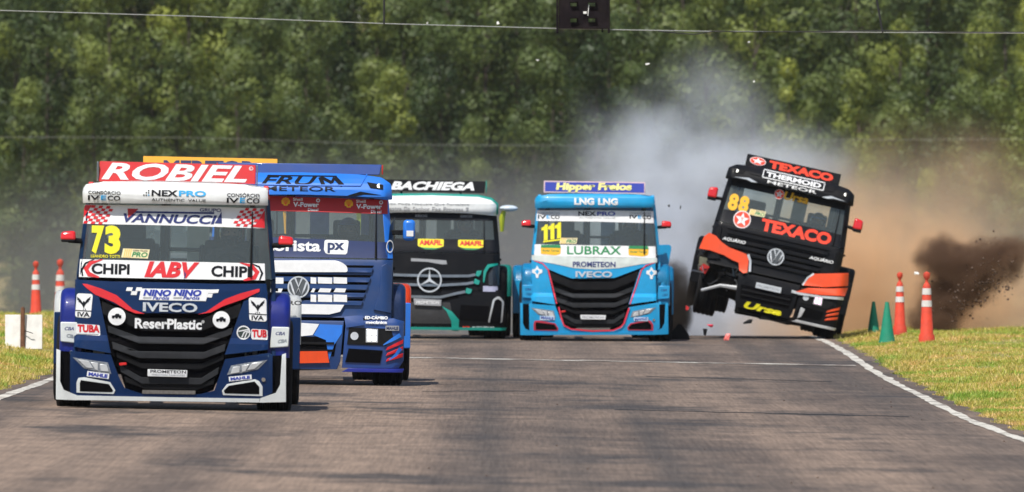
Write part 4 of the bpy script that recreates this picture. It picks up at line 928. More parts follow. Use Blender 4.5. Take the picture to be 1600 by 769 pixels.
# ================= dark truck with the three-pointed star
Z5 = (600, 260, 2.746); Z52 = (620, 360, 4.272); Z51 = (600, 265, 7.69)
MB_PROF = [(0.0, .08), (.15, .04), (.4, .0), (.75, .02), (1.2, .07), (1.5, .11), (1.6, .15), (2.22, .34), (2.5, .42)]
MB_VIS = [(2.10, .24), (2.16, .20), (2.28, .20), (2.36, .24), (2.42, .34), (2.5, .55)]
MB_HW = [(.5, 1.20), (1.5, 1.17), (2.2, 1.10), (2.45, 1.05)]
T = TB = Truck('black and teal race truck with round star emblem and white visor', 671, 528.5, 93.0, .6, MB_PROF, MB_HW, yaw=.4)
hg = pillar_hg(1.46, 1.09, 2.16, 1.03)
cab(T, BLACKP, 1.46, 2.16, 2.40, hg, roof_m=BLACKP)
T.pl('visor', round_poly([(-1.12, 2.08), (-1.12, 2.28), (-1.02, 2.36), (-.8, 2.41), (0, 2.43), (.8, 2.41), (1.02, 2.36), (1.12, 2.28), (1.12, 2.08), (.6, 2.12), (0, 2.13), (-.6, 2.12)], .04), WHITE, prof=MB_VIS, thick=.06, bev=.014, edge=1.14)
T.pl('teal_edge', strip([(-1.12, 2.10), (-1.12, 2.28), (-1.02, 2.365), (-.8, 2.415), (0, 2.435), (.8, 2.415), (1.02, 2.365), (1.12, 2.28), (1.12, 2.10)], .035), TEALP, off=.006, prof=MB_VIS, thick=.05, edge=1.14)
vk = dict(prof=MB_VIS, edge=1.14, off=.006)
T.tx('Tudo Pode Naquele Que Fortalece', (-.08, 2.265), (1.45, .05), vGy, bold=.0, **vk); xw = -.87
for wd_ in ('A', 'Destra', 'Do', 'Senhor', 'Faz', 'Proezas', '!'):
    ww_ = .046 * len(wd_) + .006; T.tx(wd_, (xw + ww_ / 2, 2.185), (ww_, .070), vGy, bold=.0, **vk); xw += ww_ + .045
sp = spoiler_part(T, 'spoiler', [(-.88, 2.48), (.90, 2.46), (.92, 2.66), (-.88, 2.68)], BLACKP, y0=.70, ends=TEALP)
sp_text(T, 'BACHIEGA', (.02, 2.575), (1.42, .145), vW, sp, bold=.05, shear=.3)
T.ws = T.pl('windscreen', [(-1.10, 1.455), (1.10, 1.455), (1.03, 2.165), (-1.03, 2.165)], GLASS, off=0, thick=.006)
T.pl('sun_strip', [(-1.03, 2.16), (1.03, 2.16), (1.05, 2.0), (-1.05, 2.0)], vK, off=.005, thick=.003, parent=T.ws)
for x in (-.16, .60): T.tx('BORRACHAS', (x, 2.07), (.2, .045), vGy, off=.0085, bold=.02, parent=T.ws)
T.pl('lower_strip', [(-1.10, 1.46), (1.10, 1.46), (1.085, 1.68), (-1.085, 1.68)], vK, off=.005, thick=.003, parent=T.ws)
wiper(T, .9, 1.48, 2.0)
for b in ((145, 307, 256, 352), (318, 311, 431, 354)):
    o = T.pl('sticker', round_poly(T.z(Z5, [(b[0], b[1]), (b[2], b[1] + 2), (b[2], b[3] - 12), (b[2] - 25, b[3] - 6), (b[0] + 20, b[3] - 8), (b[0], b[3] - 14)]), .02), vY, off=.0085, thick=.003)
    T.pl('badge_print', T.z(Z5, [(b[0] + 8, b[3] - 9), (b[2] - 10, b[3] - 7), (b[2] - 40, b[3] + 1), (b[0] + 32, b[3])]), vG, off=.006, thick=.0025, parent=o)
    T.tz(Z5, 'AMAFIL', (b[0] + 6, b[1] + 5, b[2] - 6, b[3] - 17), vR, off=.012, bold=.05, parent=o)
T.pl('front_panel', [(-1.17, .80), (1.17, .80), (1.17, 1.45), (-1.17, 1.45)], BLACKP, off=0, thick=.06, bev=.02)
for yl, yr, xr, tip in ((465, 467, 392, (420, 446)), (505, 500, 384, (412, 490)), (556, 540, 348, (378, 526))):
    T.pl('chrome_strip', T.z(Z5, strip([(-60, yl - 8), (80, yl - 2), (240, yl + 2), (xr - 30, yr), (xr, yr - 6)], 11)), STEEL, off=.03, thick=.03, bev=.006)
    T.pl('teal_tip', T.z(Z5, [(xr, yr - 2), (xr + 6, yr - 22), (tip[0], tip[1] - 2), (tip[0] - 4, tip[1] + 14), (xr + 14, yr + 4)]), TEALP, off=.034, thick=.03, bev=.006)
    T.pl('chrome_gap', T.z(Z5, strip([(-60, yl + 8), (240, yl + 16), (xr - 30, yr + 14)], 14)), VOID, off=.004, thick=.006)
tyre_star(T, T.z(Z5, [(195, 484)])[0], 53 / 2.746 / T.S, off=.06)
E = 1.30
T.pl('bumper', [(-1.285, .20), (1.285, .20), (1.29, .5), (1.24, .82), (.7, .86), (-.7, .86), (-1.24, .82), (-1.29, .5)], BLACKP, off=0, thick=.12, bev=.02, edge=E)
T.pl('lower_lip', [(-1.28, .155), (1.28, .155), (1.30, .20), (-1.30, .20)], TEALP, off=.04, thick=.25, bev=.008, edge=E)
T.pl('intake', [(-.58, .26), (.40, .26), (.34, .62), (-.5, .62)], mat('intake_mesh', (.03, .03, .032), .6, var=.3, scale=50), off=.005, thick=.006, edge=E)
sw = [(245, 594), (292, 620), (322, 655), (320, 704), (292, 702), (288, 660), (268, 618)]
T.pl('teal_swoosh', T.z(Z5, sw), TEALP, off=.012, thick=.006, edge=E)
for sg in (-1, 1):
    S_ = lambda p: [(sg * a, b_) for a, b_ in p]
    T.pl('side_intake', S_([(.50, .32), (.98, .30), (1.0, .56), (.52, .58)]), VOID, off=.005, thick=.006, edge=E)
    T.pl('headlight', S_([(.98, .90), (1.16, .90), (1.17, 1.24), (1.10, 1.26), (.98, 1.1)]), mat('smoked_lamp', (.02, .022, .026), .12, coat=.8), off=.02, thick=.05, bev=.01)
    T.pl('teal_swoosh', S_(strip([(.90, .96), (.92, 1.14), (.98, 1.24), (1.14, 1.27)], [.02, .05, .06, .03])), TEALP, off=.03, thick=.01)
    f = T.pl('air_curtain_frame', S_(round_poly([(.98, .28), (1.22, .28), (1.25, .64), (1.16, .74), (1.06, .68)], .04)), SILV, off=.006, thick=.03, bev=.006, edge=E)
    T.pl('air_curtain', S_(round_poly([(1.0, .27), (1.19, .27), (1.215, .64), (1.15, .69), (1.09, .66)], .03)), VOID, off=.012, thick=.01, edge=E, parent=f)
    fender(T, 'front_fender', sg, 1.0, 1.30, .22, 1.62, .62, 1.24, BLACKP, .30); fender(T, 'rear_fender', sg, .70, 1.40, 3.35, 4.68, .70, 1.24, TEALP, .40)
    wheel(T.root, sg * 1.10, .92, True); wheel(T.root, sg * 1.22, 4.0, False); wheel(T.root, sg * .83, 4.0, False)
    bm = bmesh.new(); ball(bm, (sg * 1.31, .25, 2.21), (.16, .11, .055), 14, 8)
    mo = bm_link('mirror', bm, mat('mirror_white', (.6, .68, .75), .2, coat=.6), T.root, .8); mo.rotation_euler = (0, 0, 0)
    bm = bmesh.new(); add_tube(bm, [(sg * 1.24, .28, 2.2), (sg * 1.2, .30, 2.05), (sg * 1.20, .34, 1.82)], [.03, .05, .03], 8); bm_link('mirror_arm', bm, mat('lime_paint', (.42, .48, .03), .4), mo, .7)
b = (425, 510, 488, 534); T.pl('sticker', rrect(ctr(T, Z5, b), *dim(T, Z5, b)), mat('vinyl_lilac', (.42, .43, .58), .4), off=.012, thick=.003)
o = T.pl('number_plate', T.z(Z52, [(112, 448), (298, 458), (296, 500), (116, 492)]), vGy, off=.05, thick=.02, bev=.004, edge=E); T.tz(Z52, 'PROMETEON', (130, 464, 282, 486), vW, off=.053, bold=.02, parent=o, edge=E)
T.tz(Z52, 'RCR', (440, 634, 490, 650), vO, off=.012, bold=.04, edge=E); T.tz(Z52, 'AUTO PEÇAS', (500, 636, 650, 650), vW, off=.012, bold=.03, edge=E)
T.pl('line_print', T.z(Z52, [(95, 180), (200, 186), (330, 195), (335, 220), (305, 222), (200, 204), (95, 200)]), vGy, off=.005, thick=.003)

# ================= truck hidden behind the nearest one, only its yellow sign shows
T = TM = Truck('race truck hidden behind the navy truck with only its yellow roof sign showing', 322, 580, 116.5, .6, ME_PROF, ME_HW, yaw=0)
meteor(T, dict(pillar=YELP, side=GREYP, visor=GREYP, flash=vK, body=GREYP, slat=GREYP, bumper=GREYP, corner=GREYP, lamp=SILV, gill=vYo, lip=YELP, fender=YELP, rear=YELP, rear_low=GREYP))
sp = spoiler_part(T, 'spoiler', [(-.90, 2.58), (.91, 2.56), (.91, 2.84), (-.90, 2.86)], YELP, y0=.62)
sp_text(T, 'MERITOR', (.0, 2.71), (1.25, .20), vBk, sp, bold=.045, shear=0)

# ================= drivers
def build_driver():
    rt = empty('person')
    bm = bmesh.new()
    # body: one continuous skinned figure, seated, arms forward
    J = {'pelvis': (0, .02, 0), 'spine': (0, .06, .22), 'chest': (0, .08, .44), 'neck': (0, .05, .58), 'head': (0, .03, .68),
         'shL': (-.19, .06, .52), 'elL': (-.30, -.16, .32), 'wrL': (-.19, -.40, .38), 'shR': (.19, .06, .52), 'elR': (.30, -.16, .32), 'wrR': (.19, -.40, .38),
         'hipL': (-.12, -.04, 0), 'knL': (-.17, -.46, .10), 'anL': (-.17, -.72, -.28), 'toL': (-.17, -.90, -.26), 'hipR': (.12, -.04, 0), 'knR': (.17, -.46, .10), 'anR': (.17, -.72, -.28), 'toR': (.17, -.90, -.26)}
    rad = {'pelvis': .16, 'spine': .15, 'chest': .17, 'neck': .065, 'head': .08, 'shL': .085, 'elL': .058, 'wrL': .036, 'shR': .085, 'elR': .058, 'wrR': .036,
           'hipL': .11, 'knL': .075, 'anL': .048, 'toL': .045, 'hipR': .11, 'knR': .075, 'anR': .048, 'toR': .045}
    ed = [('pelvis', 'spine'), ('spine', 'chest'), ('chest', 'neck'), ('neck', 'head'), ('chest', 'shL'), ('shL', 'elL'), ('elL', 'wrL'), ('chest', 'shR'), ('shR', 'elR'), ('elR', 'wrR'),
          ('pelvis', 'hipL'), ('hipL', 'knL'), ('knL', 'anL'), ('anL', 'toL'), ('pelvis', 'hipR'), ('hipR', 'knR'), ('knR', 'anR'), ('anR', 'toR')]
    names = list(J); me = bpy.data.meshes.new('racing_suit'); me.from_pydata([J[k] for k in names], [(names.index(a), names.index(b_)) for a, b_ in ed], [])
    o = link('racing_suit', me, SUIT, rt)
    sk = o.modifiers.new('skin', 'SKIN'); sk.use_smooth_shade = True
    for i, k in enumerate(names):
        v = me.skin_vertices[0].data[i]; v.radius = (rad[k], rad[k]); v.use_root = (k == 'pelvis')
    sb = o.modifiers.new('sub', 'SUBSURF'); sb.levels = 2; sb.render_levels = 2
    # head with face under an open-visor helmet
    bm = bmesh.new()
    ball(bm, (0, .0, .755), (.085, .10, .115), 18, 14)
    for v in bm.verts:
        if v.co.z < .72: v.co.x *= .86
    ball(bm, (0, -.108, .745), (.016, .022, .022), 8, 6)
    for s_ in (-1, 1): ball(bm, (s_ * .086, .005, .755), (.012, .022, .032), 8, 6)
    hd = bm_link('head', bm, SKIN, rt, .9)
    bm = bmesh.new()
    for s_ in (-1, 1): ball(bm, (s_ * .033, -.09, .772), (.012, .010, .008), 8, 6)
    bm_link('eyes', bm, mat('eye_dark', (.02, .015, .012), .3), hd, .9)
    bm = bmesh.new(); ball(bm, (0, -.094, .70), (.026, .010, .007), 8, 6); bm_link('mouth', bm, mat('lips', (.35, .14, .12), .5), hd, .9)
    bm = bmesh.new()
    N, Mr = 24, 14
    for i in range(Mr):
        for j in range(N):
            t0, t1 = PI * i / Mr, PI * (i + 1) / Mr; a0, a1 = 2 * PI * j / N, 2 * PI * (j + 1) / N
            zc = math.cos((t0 + t1) / 2); yc = math.sin((a0 + a1) / 2) * math.sin((t0 + t1) / 2)
            if yc < -.55 and -.12 < zc < .40: continue
            if zc < -.86: continue
            vs = []
            for (t, a) in ((t0, a0), (t1, a0), (t1, a1), (t0, a1)):
                vs.append(bm.verts.new((.135 * math.sin(t) * math.cos(a), .01 + .155 * math.sin(t) * math.sin(a), .765 + .155 * math.cos(t))))
            try: bm.faces.new(vs)
            except ValueError: pass
    bmesh.ops.remove_doubles(bm, verts=bm.verts[:], dist=.0008); bmesh.ops.solidify(bm, geom=bm.faces[:], thickness=.012)
    hm = bm_link('helmet', bm, mat('helmet_black', (.015, .016, .02), .15, coat=.8), rt, .9)
    bm = bmesh.new()
    add_tube(bm, [(.137 * math.sin(a), .01 - .158 * math.cos(a), .835 - .012 * math.cos(a)) for a in [R(x) for x in range(-60, 61, 12)]], .012, 6)
    bm_link('visor', bm, mat('visor_lime', (.35, .6, .08), .3), hm, .8)
    # gloves gripping the wheel, five fingers each
    for s_ in (-1, 1):
        bm = bmesh.new(); c = Vector((s_ * .19, -.44, .39))
        add_tube(bm, [c + Vector((0, .06, -.01)), c + Vector((0, .02, 0)), c + Vector((0, -.045, .012))], [.034, .046, .040], 10)
        for k in range(4):
            zo = .034 - .022 * k; ln = (.040, .046, .043, .034)[k]
            p = c + Vector((s_ * .012, -.045, zo))
            add_tube(bm, [p, p + Vector((s_ * .012, -ln * .6, 0)), p + Vector((-s_ * .012, -ln, -.004)), p + Vector((-s_ * .032, -ln * .75, -.006))], [.0105, .0100, .0095, .0080], 7)
        p = c + Vector((-s_ * .03, -.005, .024)); add_tube(bm, [p, p + Vector((-s_ * .022, -.022, .012)), p + Vector((-s_ * .024, -.05, .012))], [.013, .011, .009], 7)
        bm_link('glove', bm, GLOVE, rt, .9)
    return rt
def copy_tree(o, parent=None):
    c = o.copy(); COL.objects.link(c); c.parent = parent
    for ch in list(o.children): copy_tree(ch, c)
    return c
drv = build_driver()
def seat_driver(first, T, label, hcol, vcol):
    d = drv if first else copy_tree(drv)
    bpy.context.view_layer.update()
    d.matrix_world = Matrix.LocRotScale(T.root.location, T.root.rotation_euler, None) @ Matrix.Translation((.58, 1.22, 1.16))
    tag(d, label, 'person', 'drivers at the wheel')
    for ch in d.children:
        if ch.name.startswith('helmet'):
            for o, m in ((ch, hcol), (ch.children[0], vcol)):
                o.material_slots[0].link = 'OBJECT'; o.material_slots[0].material = m
HK = MATS['helmet_black']
seat_driver(True, T73, 'driver in black helmet with lime visor edge in the number 73 truck', HK, MATS['visor_lime'])
seat_driver(False, T111, 'driver with bright cyan visor edge in the number 111 truck', HK, mat('visor_cyan', (.02, .5, .7), .3))
seat_driver(False, T88, 'driver with blue helmet trim inside the tipping number 88 truck', HK, mat('visor_blue', (.02, .15, .6), .3))
seat_driver(False, TB, 'driver in orange helmet at the wheel of the black and teal truck', mat('helmet_orange', (.35, .09, .02), .3), HK)
seat_driver(False, TF, 'driver in dark red helmet behind the red windscreen strip', mat('helmet_red', (.10, .02, .02), .3), HK)
seat_driver(False, TM, 'driver of the truck with the yellow roof sign', HK, mat('visor_yellow', (.6, .4, .02), .3))
# ------------------------------------------------------------------ ground, road, markings
def sheet(name, xs, ys, zf, m, kind='structure'):
    """grid sheet; xs: function of y giving the row of x values"""
    V = []; F = []
    n = None
    for y in ys:
        row = xs(y) if callable(xs) else xs
        n = len(row)
        V += [(x, y, zf(x, y)) for x in row]
    for j in range(len(ys) - 1):
        for i in range(n - 1):
            a = j * n + i; F.append((a, a + 1, a + n + 1, a + n))
    me = bpy.data.meshes.new(name); me.from_pydata(V, [], F); finish(me, 0)
    me.polygons.foreach_set('use_smooth', [True] * len(me.polygons))
    o = link(name, me, m); tag(o, kind=kind); return o

# ground material: grass soil near the track, litter under the forest
gm = bpy.data.materials.new('ground_soil'); n, l = nodes_of(gm); b = n['Principled BSDF']; b.inputs['Roughness'].default_value = .95
tc = n.new('ShaderNodeTexCoord')
def noise(scale, detail=6, rough=.6, vec=None, mapping=None):
    q = n.new('ShaderNodeTexNoise'); q.inputs['Scale'].default_value = scale; q.inputs['Detail'].default_value = detail; q.inputs['Roughness'].default_value = rough
    src = vec or tc.outputs['Object']
    if mapping:
        mp = n.new('ShaderNodeMapping'); mp.inputs['Scale'].default_value = mapping; l.new(src, mp.inputs[0]); src = mp.outputs[0]
    l.new(src, q.inputs['Vector']); return q.outputs[0]
def ramp(fac, stops):
    r = n.new('ShaderNodeValToRGB'); e = r.color_ramp.elements
    e[0].position, e[0].color = stops[0][0], (*stops[0][1], 1); e[1].position, e[1].color = stops[-1][0], (*stops[-1][1], 1)
    for p, c in stops[1:-1]:
        k = e.new(p); k.color = (*c, 1)
    l.new(fac, r.inputs[0]); return r.outputs[0]
def mixc(fac, a, b_, mode='MIX'):
    q = n.new('ShaderNodeMix'); q.data_type = 'RGBA'; q.blend_type = mode
    for s_, v in ((0, fac), (6, a), (7, b_)):
        if isinstance(v, (int, float)): q.inputs[s_].default_value = v
        elif isinstance(v, tuple): q.inputs[s_].default_value = (*v, 1)
        else: l.new(v, q.inputs[s_])
    return q.outputs[2]
def mrange(fac, a, b_, c=0.0, d=1.0):
    q = n.new('ShaderNodeMapRange'); q.inputs[1].default_value = a; q.inputs[2].default_value = b_; q.inputs[3].default_value = c; q.inputs[4].default_value = d
    l.new(fac, q.inputs[0]); return q.outputs[0]
c1 = ramp(noise(.9, 8), [(.3, (.22, .19, .06)), (.5, (.34, .27, .11)), (.7, (.24, .20, .07))])
c2 = ramp(noise(14, 6), [(.3, (.5, .5, .5)), (.7, (1.3, 1.3, 1.3))])
l.new(mixc(1.0, c1, c2, 'MULTIPLY'), b.inputs['Base Color'])
ysg = [-20, 20, 50] + [60 + 1.0 * k for k in range(160)] + [222 + 6 * k for k in range(80)]
xg = [-200, -120, -70, -45, -30, -22] + [-17 + .4 * k for k in range(85)] + [20, 26, 34, 46, 70, 120, 200]
def gz(x, y):
    z = ground(x, y)
    e = min(x - (road_l(y) - .6), (road_r(y) + .9) - x)
    if e > 0: z -= min(.06, e * .2)          # the road lies in this hollow
    return z
GR = sheet('ground', xg, ysg, gz, gm)

# asphalt
am = bpy.data.materials.new('asphalt'); n, l = nodes_of(am); b = n['Principled BSDF']; tc = n.new('ShaderNodeTexCoord')
broad = noise(.42, 7, .66, mapping=(.8, .30, 1)); lanes = noise(.42, 3, .55, mapping=(1.25, .010, 1)); fine = noise(2.4, 9, .74, mapping=(.8, .55, 1)); grit = noise(38, 6, .8)
patch = noise(.8, 7, .68, mapping=(.40, .26, 1)); streak = noise(1.0, 6, .62, mapping=(.45, .50, 1))
col = ramp(broad, [(.30, (.076, .057, .047)), (.48, (.126, .095, .076)), (.62, (.178, .132, .102)), (.75, (.124, .092, .073))])
col = mixc(mrange(lanes, .48, .60, 0.0, .85), col, (.250, .182, .136))
col = mixc(mrange(lanes, .46, .36, 0.0, .75), col, (.058, .051, .047))
col = mixc(mrange(patch, .53, .63, 0.0, .85), col, (.044, .040, .040))
col = mixc(mrange(streak, .56, .68, 0.0, .38), col, (.060, .048, .043))
col = mixc(mrange(streak, .44, .32, 0.0, .30), col, (.180, .135, .106))
col = mixc(1.0, col, ramp(fine, [(.3, (.62, .62, .62)), (.7, (1.32, 1.32, 1.32))]), 'MULTIPLY')
grain = noise(1.0, 6, .75, mapping=(26.0, .45, 1))
col = mixc(1.0, col, ramp(grain, [(.32, (.70, .69, .68)), (.5, (1, 1, 1)), (.68, (1.32, 1.30, 1.28))]), 'MULTIPLY')
col = mixc(1.0, col, ramp(grit, [(.35, (.72, .72, .72)), (.65, (1.3, 1.3, 1.3))]), 'MULTIPLY')
l.new(col, b.inputs['Base Color'])
l.new(mrange(fine, .3, .7, .72, .95), b.inputs['Roughness']); b.inputs['Specular IOR Level'].default_value = .35
bp = n.new('ShaderNodeBump'); bp.inputs['Strength'].default_value = .5; bp.inputs['Distance'].default_value = .01; l.new(grit, bp.inputs['Height']); l.new(bp.outputs[0], b.inputs['Normal'])
rj = random.Random(11)
EDGE_L = {}; EDGE_R = {}
ysr = [-10, 20, 50] + [60 + .5 * k for k in range(260)] + [190 + 4 * k for k in range(30)]
from mathutils import noise as mnoise
wob = lambda y, s_: .16 * mnoise.noise((y * .35, s_ * 7.3, 0)) + .12 * mnoise.noise((y * 1.3, s_ * 3.1, 5)) + .06 * mnoise.noise((y * 3.1, s_, 9))
def road_row(y):
    a, c = road_l(y) - .34 + wob(y, 1), road_r(y) + .36 + wob(y, 4)
    return [lerp(a, c, k / 30) for k in range(31)]
RZ = lambda x, y: base_z(x, y) + .004
sheet('road', road_row, ysr, RZ, am)

# worn paint
def worn_paint(name, lo, hi, sc=2.2):
    m_ = bpy.data.materials.new(name); global n, l, tc
    n, l = nodes_of(m_); b_ = n['Principled BSDF']; tc = n.new('ShaderNodeTexCoord'); b_.inputs['Roughness'].default_value = .75
    f = noise(sc, 8, .72); g = noise(40, 3, .6)
    c = mixc(mrange(f, lo, hi), (.62, .59, .52), (.14, .108, .088)); c = mixc(1.0, c, ramp(g, [(.3, (.75, .75, .75)), (.7, (1.15, 1.15, 1.15))]), 'MULTIPLY')
    l.new(c, b_.inputs['Base Color']); return m_
ysl = [20] + [55 + .5 * k for k in range(250)]
WP = worn_paint('worn_white_paint', .50, .60)
LZ = lambda x, y: base_z(x, y) + .009
sheet('edge_line', lambda y: [road_l(y) - .075 + .25 * wob(y, 2), road_l(y), road_l(y) + .065 + .2 * wob(y, 3)], ysl, LZ, WP)
sheet('edge_line', lambda y: [road_r(y) - .065 + .2 * wob(y, 5), road_r(y), road_r(y) + .07 + .25 * wob(y, 6)], ysl, LZ, WP)
WP2 = worn_paint('very_worn_white_paint', .44, .53, 1.3)
xa = at(655, 560); xb = at(1365, 573)
ln = []
V = []; F = []
for k in range(61):
    t = k / 60; x = lerp(-5.5, 4.95, t); y = lerp(xa[1], xb[1], (x - xa[0]) / (xb[0] - xa[0])) 
    for dy in (-.42, .42): V.append((x, y + dy + .08 * math.sin(x * 3 + dy * 9), 0))
for k in range(60): F.append((2 * k, 2 * k + 2, 2 * k + 3, 2 * k + 1))
V = [(x, y, base_z(x, y) + .010) for x, y, _ in V]
me = bpy.data.meshes.new('start_line'); me.from_pydata(V, [], F); o = link('start_line', me, WP2); tag(o, kind='structure')
# tar seams and rubber marks
SEAM = mat('tar_seam', (.018, .017, .017), .7, var=.3)
bm = bmesh.new()
def ribbon(pts, wd):
    prev = None
    for i, (x, y) in enumerate(pts):
        a = bm.verts.new((x, y - wd / 2, base_z(x, y) + .0075)); c = bm.verts.new((x, y + wd / 2, base_z(x, y) + .0075))
        if prev: bm.faces.new((prev[0], a, c, prev[1]))
        prev = (a, c)
def seam(p0, p1, wd, seed):
    r = random.Random(seed); a = at(*p0); c = at(*p1); pts = []
    for k in range(25):
        t = k / 24; pts.append((lerp(a[0], c[0], t), lerp(a[1], c[1], t) + r.uniform(-.12, .12)))
    ribbon(pts, wd)
seam((960, 641), (1420, 652), .22, 1); seam((1010, 589), (1300, 597), .25, 2); seam((660, 612), (840, 612), .25, 3)
o = bm_link('tar_seam', bm, SEAM, None, 0); tag(o, kind='structure')
bm = bmesh.new()
def skid(px0, py0, px1, py1, wd):
    a = at(px0, py0); c = at(px1, py1); prev = None
    for k in range(21):
        t = k / 20; x = lerp(a[0], c[0], t) + .05 * math.sin(t * 5); y = lerp(a[1], c[1], t)
        p = (bm.verts.new((x - wd / 2, y, base_z(x, y) + .0062)), bm.verts.new((x + wd / 2, y, base_z(x, y) + .0062)))
        if prev: bm.faces.new((prev[0], p[0], p[1], prev[1]))
        prev = p
SK = mat('rubber_mark', (.072, .062, .056), .8, var=.25, scale=3)
bm.free()
# loose stones on the track
bm = bmesh.new(); r = random.Random(3)
for k in range(60):
    px = r.uniform(480, 1590); py = r.uniform(600, 768)
    if r.random() < .4: px = r.uniform(1380, 1580); py = 610 + (px - 1380) * .30 + r.uniform(-14, 30)
    x, y, z = at(px, py)
    if not (road_l(y) - .3 < x < road_r(y) + .5): continue
    s_ = r.uniform(.004, .012)
    bmesh.ops.create_icosphere(bm, subdivisions=1, radius=s_, matrix=Matrix.Translation((x, y, base_z(x, y) + s_ * .5)))
o = bm_link('loose_gravel', bm, mat('clod_soil', (.085, .052, .036), .9, var=.3), None, 0); tag(o, kind='stuff')

# ------------------------------------------------------------------ grass
def grass_mat(name, c0, c1, c2):
    m_ = bpy.data.materials.new(name); global n, l, tc
    n, l = nodes_of(m_); b_ = n['Principled BSDF']; tc = n.new('ShaderNodeTexCoord'); b_.inputs['Roughness'].default_value = .6
    geo = n.new('ShaderNodeNewGeometry')
    rr = ramp(geo.outputs['Random Per Island'], [(0, c0), (.5, c1), (1, c2)])
    big = ramp(noise(.8, 5, .6), [(.36, (.50, .98, .38)), (.50, (1.1, 1.12, .95)), (.64, (1.45, 1.15, 1.5))])
    l.new(mixc(1.0, rr, big, 'MULTIPLY'), b_.inputs['Base Color'])
    b_.inputs['Subsurface Weight'].default_value = 0
    tl = n.new('ShaderNodeBsdfTranslucent'); l.new(mixc(1.0, rr, big, 'MULTIPLY'), tl.inputs[0])
    mx_ = n.new('ShaderNodeMixShader'); mx_.inputs[0].default_value = .35; l.new(b_.outputs[0], mx_.inputs[1]); l.new(tl.outputs[0], mx_.inputs[2]); l.new(mx_.outputs[0], n['Material Output'].inputs[0])
    return m_
def grass(name, x0f, x1f, y0, y1, count, seed, m_):
    rs = np.random.RandomState(seed)
    V = []; F = []
    k = 0
    tufts = [(rs.uniform(0, 1), rs.uniform(y0, y1)) for _ in range(count // 9)]
    for (u, ty) in tufts:
        ty = y0 + (ty - y0)
        xx0, xx1 = x0f(ty), x1f(ty)
        tx_ = xx0 + (xx1 - xx0) * (u ** 1.25 if xx1 > 0 else u ** 1.25)
        hgt = rs.uniform(.02, .055) * (1 + .8 * (math.sin(tx_ * 1.7 + ty * .6) * math.sin(ty * .9 - tx_) > .45))
        if abs(u) < .06: hgt *= .6
        for j in range(9):
            x = tx_ + rs.normal(0, .07); y = ty + rs.normal(0, .12); z = ground(x, y) - .01
            if road_l(y) - .24 - .08 * math.sin(y * 1.9) < x < road_r(y) + .26 + .08 * math.sin(y * 2.3): continue
            if mnoise.noise((x * 1.3, y * .35, seed)) > .16 and rs.uniform() < .75: continue
            a = rs.uniform(0, 2 * PI); wd = rs.uniform(.003, .008); hh = hgt * rs.uniform(.6, 1.4); ld = rs.uniform(.2, .9) * hh; b_ = rs.uniform(0, 2 * PI)
            dx, dy = math.cos(a) * wd, math.sin(a) * wd; lx, ly = math.cos(b_) * ld, math.sin(b_) * ld
            V += [(x - dx, y - dy, z), (x + dx, y + dy, z), (x - dx * .7 + lx * .4, y - dy * .7 + ly * .4, z + hh * .6), (x + dx * .7 + lx * .4, y + dy * .7 + ly * .4, z + hh * .6), (x + lx, y + ly, z + hh)]
            F += [(k, k + 1, k + 3, k + 2), (k + 2, k + 3, k + 4)]; k += 5
    me = bpy.data.meshes.new(name); me.from_pydata(V, [], F); o = link(name, me, m_); tag(o, kind='stuff'); return o
GM = grass_mat('grass_blades', (.24, .25, .030), (.54, .46, .085), (.80, .64, .30))
grass('grass', lambda y: road_r(y) + .30, lambda y: .0556 * y + .9, 84, 172, 400000, 1, GM)
grass('grass', lambda y: road_l(y) - .28, lambda y: -.0556 * y - .9, 92, 178, 230000, 2, GM)

# ------------------------------------------------------------------ forest of narrow eucalyptus crowns
def leaf_mat(name, a, b_c, c):
    m_ = bpy.data.materials.new(name); global n, l, tc
    n, l = nodes_of(m_); b_ = n['Principled BSDF']; tc = n.new('ShaderNodeTexCoord'); b_.inputs['Roughness'].default_value = .55
    at_ = n.new('ShaderNodeAttribute'); at_.attribute_name = 'tone'
    oi = n.new('ShaderNodeObjectInfo')
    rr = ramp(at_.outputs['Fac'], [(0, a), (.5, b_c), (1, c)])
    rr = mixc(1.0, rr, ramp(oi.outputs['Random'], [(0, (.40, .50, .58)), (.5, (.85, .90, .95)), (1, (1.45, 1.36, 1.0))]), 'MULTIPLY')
    l.new(rr, b_.inputs['Base Color'])
    tl = n.new('ShaderNodeBsdfTranslucent'); l.new(rr, tl.inputs[0])
    mx_ = n.new('ShaderNodeMixShader'); mx_.inputs[0].default_value = .3; l.new(b_.outputs[0], mx_.inputs[1]); l.new(tl.outputs[0], mx_.inputs[2]); l.new(mx_.outputs[0], n['Material Output'].inputs[0])
    return m_
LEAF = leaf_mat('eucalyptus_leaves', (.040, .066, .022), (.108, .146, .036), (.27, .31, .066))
BARK = mat('bark', (.07, .055, .042), .85, var=.3, scale=6, bump=.4, bscale=20)
